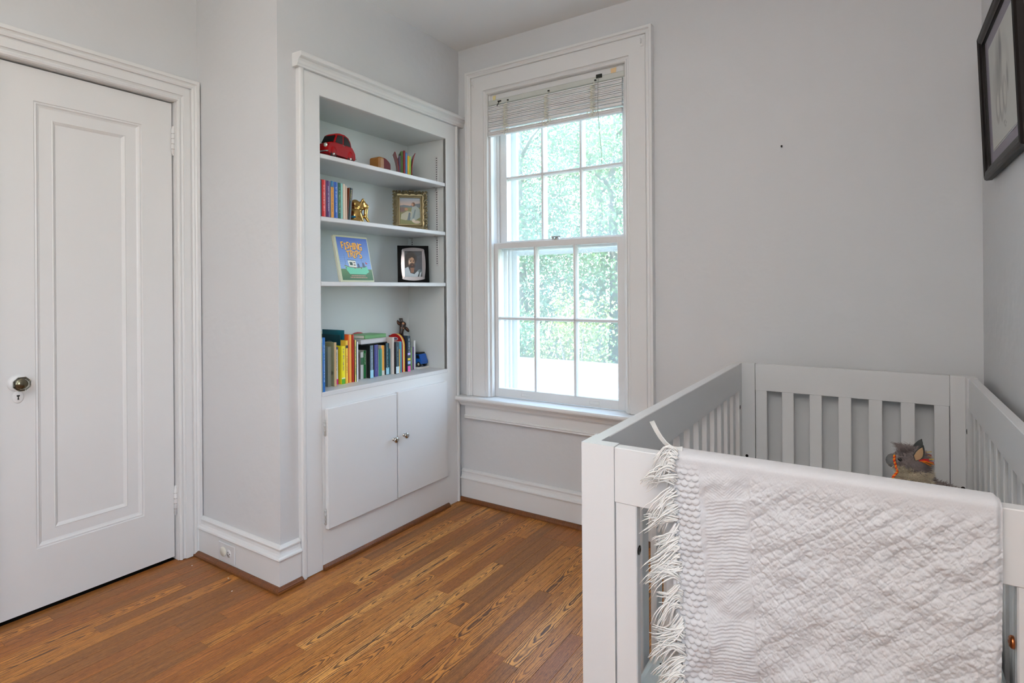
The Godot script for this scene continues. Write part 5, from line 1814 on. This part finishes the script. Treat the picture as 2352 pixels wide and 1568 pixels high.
	obj("painted_spots", s, paint(Color(0.78, 0.56, 0.40), 0.5), t)
	# ---- blue toy truck
	t = thing("toy_truck", "small blue toy truck with a black body beside the right cheek of the niche", "toy car", Vector3(-0.190, CT + 0.0085, 0.162))
	s = begin()
	var cab := PackedVector2Array([Vector2(0.014, 0.016), Vector2(0.062, 0.016), Vector2(0.063, 0.030), Vector2(0.056, 0.042), Vector2(0.046, 0.070), Vector2(0.016, 0.070)])
	slab(s, cab, -0.026, 0.026, Transform3D(), 0.04)
	obj("cab", s, mat(Color(0.06, 0.32, 0.66), 0.3), t)
	s = begin()
	slab(s, PackedVector2Array([Vector2(-0.058, 0.018), Vector2(0.013, 0.018), Vector2(0.013, 0.068), Vector2(0.040, 0.072), Vector2(0.036, 0.079), Vector2(-0.058, 0.076)]), -0.028, 0.028, Transform3D(), 0.03)
	obj("truck_body", s, mat(Color(0.03, 0.04, 0.05), 0.4), t)
	for z in [1.0, -1.0]:
		s = begin()
		slab(s, PackedVector2Array([Vector2(0.022, 0.046), Vector2(0.048, 0.046), Vector2(0.041, 0.064), Vector2(0.022, 0.064)]), 0.0250 * z, 0.0268 * z)
		obj("side_window", s, paint(Color(0.03, 0.05, 0.08), 0.15), t)
		for x in [0.040, -0.036]:
			s = begin()
			var hx := Transform3D(Basis(Vector3(1, 0, 0), Vector3(0, 0, z), Vector3(0, -z, 0)), Vector3(x, 0.0142, 0.016 * z))
			lathe(s, [Vector2(0, 0), Vector2(0.0125, 0), Vector2(0.0142, 0.002), Vector2(0.0142, 0.011), Vector2(0.0125, 0.013), Vector2(0.0085, 0.013), Vector2(0.008, 0.0115), Vector2(0, 0.0115)], 18, hx)
			var wh := obj("wheel", s, paint(Color(0.03, 0.03, 0.03), 0.6), t)
			s = begin()
			lathe(s, [Vector2(0, 0.0115), Vector2(0.0078, 0.0115), Vector2(0.006, 0.0135), Vector2(0, 0.014)], 14, hx)
			obj("hub", s, paint(Color(0.78, 0.76, 0.66), 0.4), wh)


# ------------------------------------------------------------------ the raised blind
func blind() -> void:
	var t := thing("window_blind", "white slatted roll-up blind pulled up at the top of the window, with knotted cords", "blind")
	var xa := 0.1925
	var xb := 0.9735
	var pv := mat(Color(0.92, 0.915, 0.92), 0.4)
	obj("head_board", sbox(Vector3(xa, 2.232, -0.046), Vector3(0.9855, 2.2655, -0.030), 0.002), M.trim, t)
	obj("head_rail", sbox(Vector3(xa, 2.203, -0.040), Vector3(0.986, 2.2318, -0.014), 0.003), mat(Color(0.79, 0.80, 0.775), 0.4), t)
	var r := RandomNumberGenerator.new()
	r.seed = 21
	var y := 2.196
	var k := 0
	while y > 2.085:
		var s := begin()
		var b := Basis.from_euler(Vector3(r.randf_range(-0.10, 0.10), 0, r.randf_range(-0.0016, 0.0016)))
		box(s, Vector3((xa + xb) * 0.5 + r.randf_range(-0.001, 0.001), y, -0.022 + r.randf_range(-0.0012, 0.0012)), Vector3(xb - xa, 0.0070, 0.022), 0.0022, b)
		obj("slat", s, pv, t)
		y -= 0.0086 if not k in [2, 9] else 0.0105
		k += 1
	for e in [[2.075, 0.014, 0.0], [2.0555, 0.0075, 0.0], [2.0465, 0.0085, 0.001], [2.0375, 0.0078, 0.002]]:
		var s := begin()
		box(s, Vector3((xa + xb) * 0.5, e[0], -0.021 + e[2]), Vector3(xb - xa, e[1], 0.025), 0.0022)
		obj("bottom_slat", s, pv, t)
	var cordm := mat(Color(0.96, 0.945, 0.895), 0.85)
	var n := 0
	for x in [0.309, 0.561, 0.823]:
		var s := begin()
		var pts := []
		var wide := 0.0125 if n != 1 else 0.010
		for q in 150:
			var a := q / 149.0
			var ang := a * TAU * 15.0
			pts.append(Vector3(x + cos(ang) * wide + 0.003 * sin(a * 31.0 + n), 2.192 - 0.120 * a, -0.0068 + 0.0035 * sin(ang)))
		tube(s, pts, 0.0019, 5)
		tube(s, [Vector3(x + 0.012, 2.213, -0.012), Vector3(x + 0.008, 2.2, -0.008), Vector3(x, 2.19, -0.007)], 0.0012, 4)
		var cn := n
		for lp in [[-0.014, -0.006, 0.4], [0.010, -0.010, -0.5], [0.022 if n == 1 else 0.012, 0.004, 0.7], [-0.003, -0.018, 1.3]]:
			var ring := []
			for q in 19:
				var a := TAU * q / 18
				var w := Vector2(cos(a) * 0.016, sin(a) * 0.0085).rotated(lp[2] + cn)
				ring.append(Vector3(x + lp[0] + w.x, 2.060 + lp[1] + w.y, -0.004 + 0.003 * sin(a * 2.0)))
			tube(s, ring, 0.0017, 4)
		obj("cord_bundle", s, cordm, t)
		s = begin()
		box(s, Vector3(x + 0.012, 2.2135, -0.0135), Vector3(0.011, 0.008, 0.005), 0.001)
		obj("cord_guide", s, paint(Color(0.09, 0.10, 0.09), 0.5), t)
		n += 1
	var s := begin()
	box(s, Vector3(0.856, 2.229, -0.0115), Vector3(0.030, 0.018, 0.008), 0.001)
	obj("cord_lock", s, paint(Color(0.10, 0.11, 0.08), 0.4), t)
	s = begin()
	box(s, Vector3(0.268, 2.2175, -0.012), Vector3(0.022, 0.006, 0.006), 0.001)
	tube(s, [Vector3(0.268, 2.2165, -0.010), Vector3(0.266, 2.206, -0.006), Vector3(0.258, 2.196, -0.005), Vector3(0.256, 2.191, -0.007)], 0.0022, 6)
	obj("cord_hook", s, paint(Color(0.12, 0.12, 0.11), 0.4), t)
	s = begin()
	box(s, Vector3(0.981, 2.242, -0.026), Vector3(0.006, 0.062, 0.010), 0.001)
	box(s, Vector3(0.978, 2.2715 - 0.008, -0.026), Vector3(0.012, 0.005, 0.012), 0.001)
	obj("end_bracket", s, M.dull_steel, t)
	s = begin()      # the hanging pull cord
	tube(s, [Vector3(0.853, 2.226, -0.009), Vector3(0.851, 2.12, -0.006), Vector3(0.853, 2.02, -0.008), Vector3(0.862, 1.90, -0.012), Vector3(0.868, 1.80, -0.014)], 0.0011, 5)
	obj("pull_cord", s, paint(Color(0.62, 0.64, 0.60), 0.8), t)
	settle(t, Vector3(0.583, 2.03, -0.022))
	for e in [[0.2225, 2.2475, 0.020, 0.026, "narrow strip of yellowed tape on the head board, left end of the blind", Color(0.90, 0.84, 0.60)], [0.924, 2.2475, 0.030, 0.027, "wide crumpled piece of yellowed tape on the head board, right end of the blind", Color(0.92, 0.79, 0.60)]]:
		var tp := thing("tape_strip", e[4], "tape", Vector3(e[0], e[1], -0.0295), 0.0, "yellowed tape on the blind")
		s = begin()
		var w: float = e[2]
		var h: float = e[3]
		slab(s, PackedVector2Array([Vector2(-w * 0.45, -h / 2), Vector2(w * 0.42, -h / 2 + 0.001), Vector2(w * 0.5, h / 2), Vector2(w * 0.1, h * 0.44), Vector2(-w * 0.5, h * 0.40)]), 0.0, 0.0008)
		obj("strip", s, paint(e[5], 0.6), tp)


func small_things() -> void:
	# power outlet on the tall baseboard
	var t := thing("power_outlet", "white power outlet on the baseboard beside the door, one socket under a round cap", "outlet", Vector3(-0.362, 0.069, 1.1672))
	var s := begin()
	span(s, Vector3(-0.061, -0.039, 0.0), Vector3(0.061, 0.039, 0.0055), 0.0025)
	obj("cover_plate", s, M.crib, t)
	s = begin()
	var zx := Transform3D(Basis(Vector3(1, 0, 0), Vector3(0, 0, 1), Vector3(0, -1, 0)), Vector3(-0.022, 0.002, 0.0055))
	lathe(s, [Vector2(0, 0), Vector2(0.0205, 0), Vector2(0.0205, 0.003), Vector2(0.017, 0.006), Vector2(0, 0.0066)], 24, zx)
	obj("safety_cap", s, paint(Color(0.86, 0.85, 0.80), 0.35), t)
	s = begin()
	lathe(s, [Vector2(0, 0), Vector2(0.0165, 0), Vector2(0.0162, 0.0014), Vector2(0, 0.0014)], 24, Transform3D(zx.basis, Vector3(0.020, 0.002, 0.0055)))
	var so := obj("socket", s, M.crib, t)
	s = begin()
	for e in [[-0.0055, 0.0055, 0.0022, 0.0075], [-0.0055, -0.006, 0.0022, 0.0065]]:
		box(s, Vector3(0.020 + e[0], 0.002 + e[1], 0.0066), Vector3(0.0075, 0.0022, 0.001))
	lathe(s, [Vector2(0, 0.0012), Vector2(0.0026, 0.0012), Vector2(0.0026, 0.0017), Vector2(0, 0.0017)], 10, Transform3D(zx.basis, Vector3(0.0285, 0.002, 0.0055)))
	obj("slots", s, paint(Color(0.12, 0.10, 0.10), 0.7), so)
	# nail in the window wall
	t = thing("nail", "small bare nail in the grey wall above the crib", "nail", Vector3(1.664, 1.769, -0.0205))
	s = begin()
	lathe(s, [Vector2(0, 0), Vector2(0.0015, 0), Vector2(0.0015, 0.010), Vector2(0.004, 0.0102), Vector2(0.0035, 0.012), Vector2(0, 0.012)], 10, Transform3D(Basis(Vector3(1, 0, 0), Vector3(0, 0.25, 1).normalized(), Vector3(0, -1, 0.25).normalized()), Vector3.ZERO))
	obj("nail_body", s, M.dark_metal, t)
	# a few crumbs on the boards near the skirting
	var k := 0
	for q in [[-0.28, 1.212, "crumb of plaster on the floor by the outlet"], [-0.17, 1.262, "white paint chip on the floor nearest the wall corner"], [-0.52, 1.235, "white paint chip on the floor below the door hinge"]]:
		t = thing("paint_chip", q[2], "paint chip", Vector3(q[0], 0.0002, q[1]))
		s = begin()
		slab(s, PackedVector2Array([Vector2(-0.003, -0.002), Vector2(0.002, -0.0025), Vector2(0.0035, 0.001), Vector2(0.0, 0.003), Vector2(-0.003, 0.001)]), 0.0, 0.0012, Transform3D(Basis(Vector3(1, 0, 0), Vector3(0, 0, -1), Vector3(0, 1, 0)).rotated(Vector3.UP, k * 1.3), Vector3.ZERO))
		obj("flake", s, M.trim, t)
		k += 1


func wall_picture() -> void:
	var W := 0.55
	var H := 0.455
	var t := thing("framed_drawing", "dark wooden frame holding a pale pencil drawing in grey mat, on right wall", "picture frame", Vector3(2.2965, 1.525, 0.22 + W / 2), -PI / 2)
	t.rotation.x = 0.035
	var s := begin()
	var mp := PackedVector2Array()
	for q in [[0, 0.0], [0, 0.014], [0.003, 0.019], [0.009, 0.021], [0.015, 0.019], [0.020, 0.0195], [0.025, 0.018], [0.030, 0.014], [0.034, 0.013], [0.034, 0.0]]:
		mp.append(Vector2(q[0], q[1]))
	ring_frame(s, mp, W, H)
	var wood := mat(Color(0.075, 0.05, 0.045), 0.42, 0.0, 0.25)
	obj("moulding", s, wood, t)
	obj("mat_board", sbox(Vector3(-W / 2 + 0.03, 0.03, 0.001), Vector3(W / 2 - 0.03, H - 0.03, 0.0045)), mat(Color(0.53, 0.50, 0.55), 0.9, 0.0, 0.2), t)
	s = begin()
	var c := Vector3(0, H / 2, 0)
	for e in [[Vector3(0.1815, 0, 0), Vector3(0.003, 0.311, 0.0012)], [Vector3(-0.1815, 0, 0), Vector3(0.003, 0.311, 0.0012)], [Vector3(0, 0.154, 0), Vector3(0.366, 0.003, 0.0012)], [Vector3(0, -0.154, 0), Vector3(0.366, 0.003, 0.0012)]]:
		box(s, c + e[0] + Vector3(0, 0, 0.0048), e[1])
	obj("mat_bevel", s, paint(Color(0.78, 0.77, 0.79), 0.6), t)
	var im := Image.create(240, 200, false, Image.FORMAT_RGB8)
	im.fill(Color(0.76, 0.755, 0.735))
	var pen := Color(0.34, 0.32, 0.32)
	fill_oval(im, 0.40, 0.28, 0.10, 0.20, Color(pen, 0.40), 0.5)
	fill_oval(im, 0.50, 0.20, 0.05, 0.16, Color(pen, 0.75), 0.5)
	fill_oval(im, 0.62, 0.40, 0.16, 0.24, Color(pen, 0.22), 0.4)
	fill_oval(im, 0.62, 0.41, 0.12, 0.19, Color(0.83, 0.82, 0.79, 0.7), 0.4)
	fill_oval(im, 0.34, 0.44, 0.16, 0.16, Color(pen, 0.25), 0.6)
	for q in [[0.30, 0.66, 0.08, 0.14], [0.45, 0.66, 0.075, 0.16], [0.59, 0.64, 0.07, 0.15]]:
		fill_oval(im, q[0], q[1], q[2], q[3], Color(pen, 0.65), 0.25)
		fill_oval(im, q[0] + 0.008, q[1] - 0.01, q[2] * 0.80, q[3] * 0.88, Color(0.80, 0.79, 0.76, 0.92), 0.3)
	fill_oval(im, 0.72, 0.52, 0.03, 0.10, Color(pen, 0.6), 0.5)
	for q in [[0.52, 0.87, 0.016], [0.555, 0.865, 0.012], [0.59, 0.89, 0.014], [0.54, 0.90, 0.012], [0.57, 0.915, 0.012]]:
		fill_oval(im, q[0], q[1], q[2], q[2] * 0.8, Color(pen, 0.55), 0.5)
	sheet("drawing", c + Vector3(0, 0, 0.0058), 0.36, 0.302, 0.0012, print_mat(im, 0.5), t)
	put("glazing", pane_mesh(Vector3(-W / 2 + 0.033, 0.033, 0.009), Vector3(W / 2 - 0.033, H - 0.033, 0.009)), M.dull_glass, t)
	s = begin()
	tube(s, [Vector3(0, H - 0.03, -0.001), Vector3(0, H + 0.01, -0.006), Vector3(0, H + 0.03, -0.0085)], 0.0012, 5)
	obj("hanging_wire", s, M.dark_metal, t)


# ------------------------------------------------------------------ outside the window
func outside() -> void:
	var ground := structure("ground", sbox(Vector3(-30, -0.75, -40), Vector3(30, -0.55, -0.27)), mat(Color(0.36, 0.42, 0.30), 0.95))
	ground.set_meta("label", "grass")
	var t := thing("deck", "sunlit pale board deck below the window outside", "deck")
	var s := begin()
	for x in [-5.0, -3.4, -1.8, -0.2, 1.4]:
		span(s, Vector3(x - 0.05, -0.56, -3.76), Vector3(x + 0.05, 0.27, -3.66))
		span(s, Vector3(x - 0.05, -0.56, -0.95), Vector3(x + 0.05, 0.27, -0.85))
		span(s, Vector3(x - 0.03, 0.14, -3.8), Vector3(x + 0.03, 0.268, -0.8))
	var pale := mat(Color(0.315, 0.315, 0.32), 0.8)
	obj("post_frame", s, pale, t)
	var tones := [pale, mat(Color(0.285, 0.285, 0.29), 0.8), mat(Color(0.335, 0.335, 0.34), 0.8)]
	var z := -3.81
	var k := 0
	while z < -0.80:
		s = begin()
		span(s, Vector3(-5.2, 0.268, z), Vector3(1.6, 0.300, z + 0.140), 0.004)
		obj("plank", s, tones[k % 3], t)
		z += 0.146
		k += 1
	settle(t, Vector3(-1.8, -0.55, -2.3))
	var lm := []
	for c in [Color(0.42, 0.55, 0.45), Color(0.48, 0.60, 0.47), Color(0.37, 0.51, 0.45), Color(0.58, 0.64, 0.45)]:
		var m := mat(c, 0.5)
		m.backlight_enabled = true
		m.backlight = c
		m.vertex_color_use_as_albedo = true
		lm.append(m)
	var bark := mat(Color(0.42, 0.42, 0.40), 0.9)
	var r := RandomNumberGenerator.new()
	r.seed = 99
	var trees := [
		[-3.1, -5.6, 5.2, 1.25, 0, "broad green tree nearest the deck outside the window"],
		[-1.75, -6.4, 5.6, 1.35, 1, "light green tree at the right of the window view"],
		[-4.6, -6.6, 6.0, 1.5, 2, "dark green tree at the left of the window view"],
		[-2.9, -8.4, 7.0, 1.7, 1, "tall light green tree behind the broad one"],
		[-5.6, -9.4, 7.5, 1.9, 0, "tall tree at the back on the left outside"],
		[-0.9, -8.6, 6.8, 1.6, 2, "dark green tree at the back on the right outside"],
		[-3.9, -11.5, 8.5, 2.2, 2, "tallest tree far behind the others outside"],
		[-8.6, -13.5, 9.0, 2.6, 1, "wide tree at the far left behind the dark one outside"],
		[-2.0, -12.5, 8.5, 2.4, 0, "wide tree far back at the right outside"],
		[-5.6, -15.5, 9.5, 2.8, 0, "wide tree furthest back in the middle outside"],
		[0.9, -7.2, 6.2, 1.5, 1, "light green tree to the right of the deck, beyond the window's view"],
		[2.8, -8.8, 6.8, 1.7, 0, "green tree far to the right of the deck outside"]]
	for q in trees:
		t = thing("tree", q[5], "tree", Vector3(q[0], -0.55, q[1]), 0.0, "trees outside the window")
		s = begin()
		var h: float = q[2]
		tube(s, [Vector3(0, 0, 0), Vector3(0.04, h * 0.3, 0.02), Vector3(-0.03, h * 0.6, 0.0), Vector3(0.02, h * 0.92, 0.03)], [0.13, 0.10, 0.07, 0.02], 8)
		for k2 in 9:
			var y := h * (0.16 + 0.075 * k2)
			var a := k2 * 2.4 + r.randf()
			var l: float = q[3] * r.randf_range(0.6, 0.95)
			tube(s, [Vector3(0, y, 0), Vector3(cos(a) * l * 0.5, y + 0.25, sin(a) * l * 0.5), Vector3(cos(a) * l, y + 0.35, sin(a) * l)], [0.04, 0.025, 0.008], 6)
		obj("trunk", s, bark, t)
		foliage(t, 12000, Vector3(0, h * 0.56, 0), Vector3(q[3], h * 0.50, q[3]), 0.058, lm[q[4]], r)
	var shrubs := [
		[-2.6, -4.35, 0.65, 1.15, 0, "bushy green shrub at the edge of the deck"],
		[-1.5, -4.5, 0.7, 1.35, 3, "yellow-green shrub at the right edge of the deck"],
		[-3.7, -4.6, 0.7, 1.05, 2, "dark green shrub at the left edge of the deck"],
		[-2.1, -5.3, 0.8, 1.6, 2, "tall dark green shrub behind the yellow-green one"],
		[-4.6, -6.0, 0.9, 1.5, 0, "tall green shrub behind the dark green one on the left"],
		[-3.1, -5.2, 0.8, 1.5, 1, "light green shrub behind the bushy one in the middle"]]
	for q in shrubs:
		t = thing("shrub", q[5], "shrub", Vector3(q[0], -0.55, q[1]), 0.0, "shrubs beyond the deck")
		s = begin()
		for k2 in 7:
			var a := k2 * 0.9
			tube(s, [Vector3(cos(a) * 0.05, 0, sin(a) * 0.05), Vector3(cos(a) * 0.25, q[3] * 0.5, sin(a) * 0.25), Vector3(cos(a) * 0.4, q[3] * 0.9, sin(a) * 0.4)], [0.02, 0.014, 0.006], 5)
		obj("stem", s, bark, t)
		foliage(t, 5000, Vector3(0, q[3] * 0.62, 0), Vector3(q[2], q[3] * 0.62, q[2] * 0.7), 0.045, lm[q[4]], r)


func foliage(t: Node3D, count: int, c: Vector3, rad: Vector3, size: float, m: Material, r: RandomNumberGenerator) -> void:
	var s := begin()
	for e in [1.0, -1.0]:
		face(s, [Vector3(0, 0, 0), Vector3(e * 0.34, 0.45, 0.10), Vector3(0, 1.0, 0)], Vector3.BACK)
	s.generate_normals()
	var mm := MultiMesh.new()
	mm.transform_format = MultiMesh.TRANSFORM_3D
	mm.use_colors = true
	mm.mesh = s.commit()
	mm.instance_count = count
	var clumps := []
	for k in 70:
		var d := Vector3(r.randf_range(-1, 1), r.randf_range(-1, 1), r.randf_range(-1, 1))
		d = d.normalized() * pow(r.randf(), 0.4)
		clumps.append(c + d * rad)
	for k in count:
		var cl: Vector3 = clumps[r.randi_range(0, 69)]
		var p := cl + Vector3(r.randfn(), r.randfn(), r.randfn()) * rad.x * 0.15
		p.y = maxf(p.y, 0.05)
		var b := Basis.from_euler(Vector3(r.randf_range(-1.2, 1.2), r.randf() * TAU, r.randf_range(-1.5, 1.5))) * Basis.from_scale(Vector3.ONE * size * r.randf_range(0.7, 1.4))
		mm.set_instance_transform(k, Transform3D(b, p))
		var v := r.randf_range(0.65, 1.15)
		mm.set_instance_color(k, Color(v * r.randf_range(0.85, 1.15), v, v * r.randf_range(0.8, 1.1)))
	var o := MultiMeshInstance3D.new()
	o.name = numbered("foliage", t)
	o.multimesh = mm
	o.material_override = m
	o.set_meta("kind", "stuff")
	t.add_child(o)
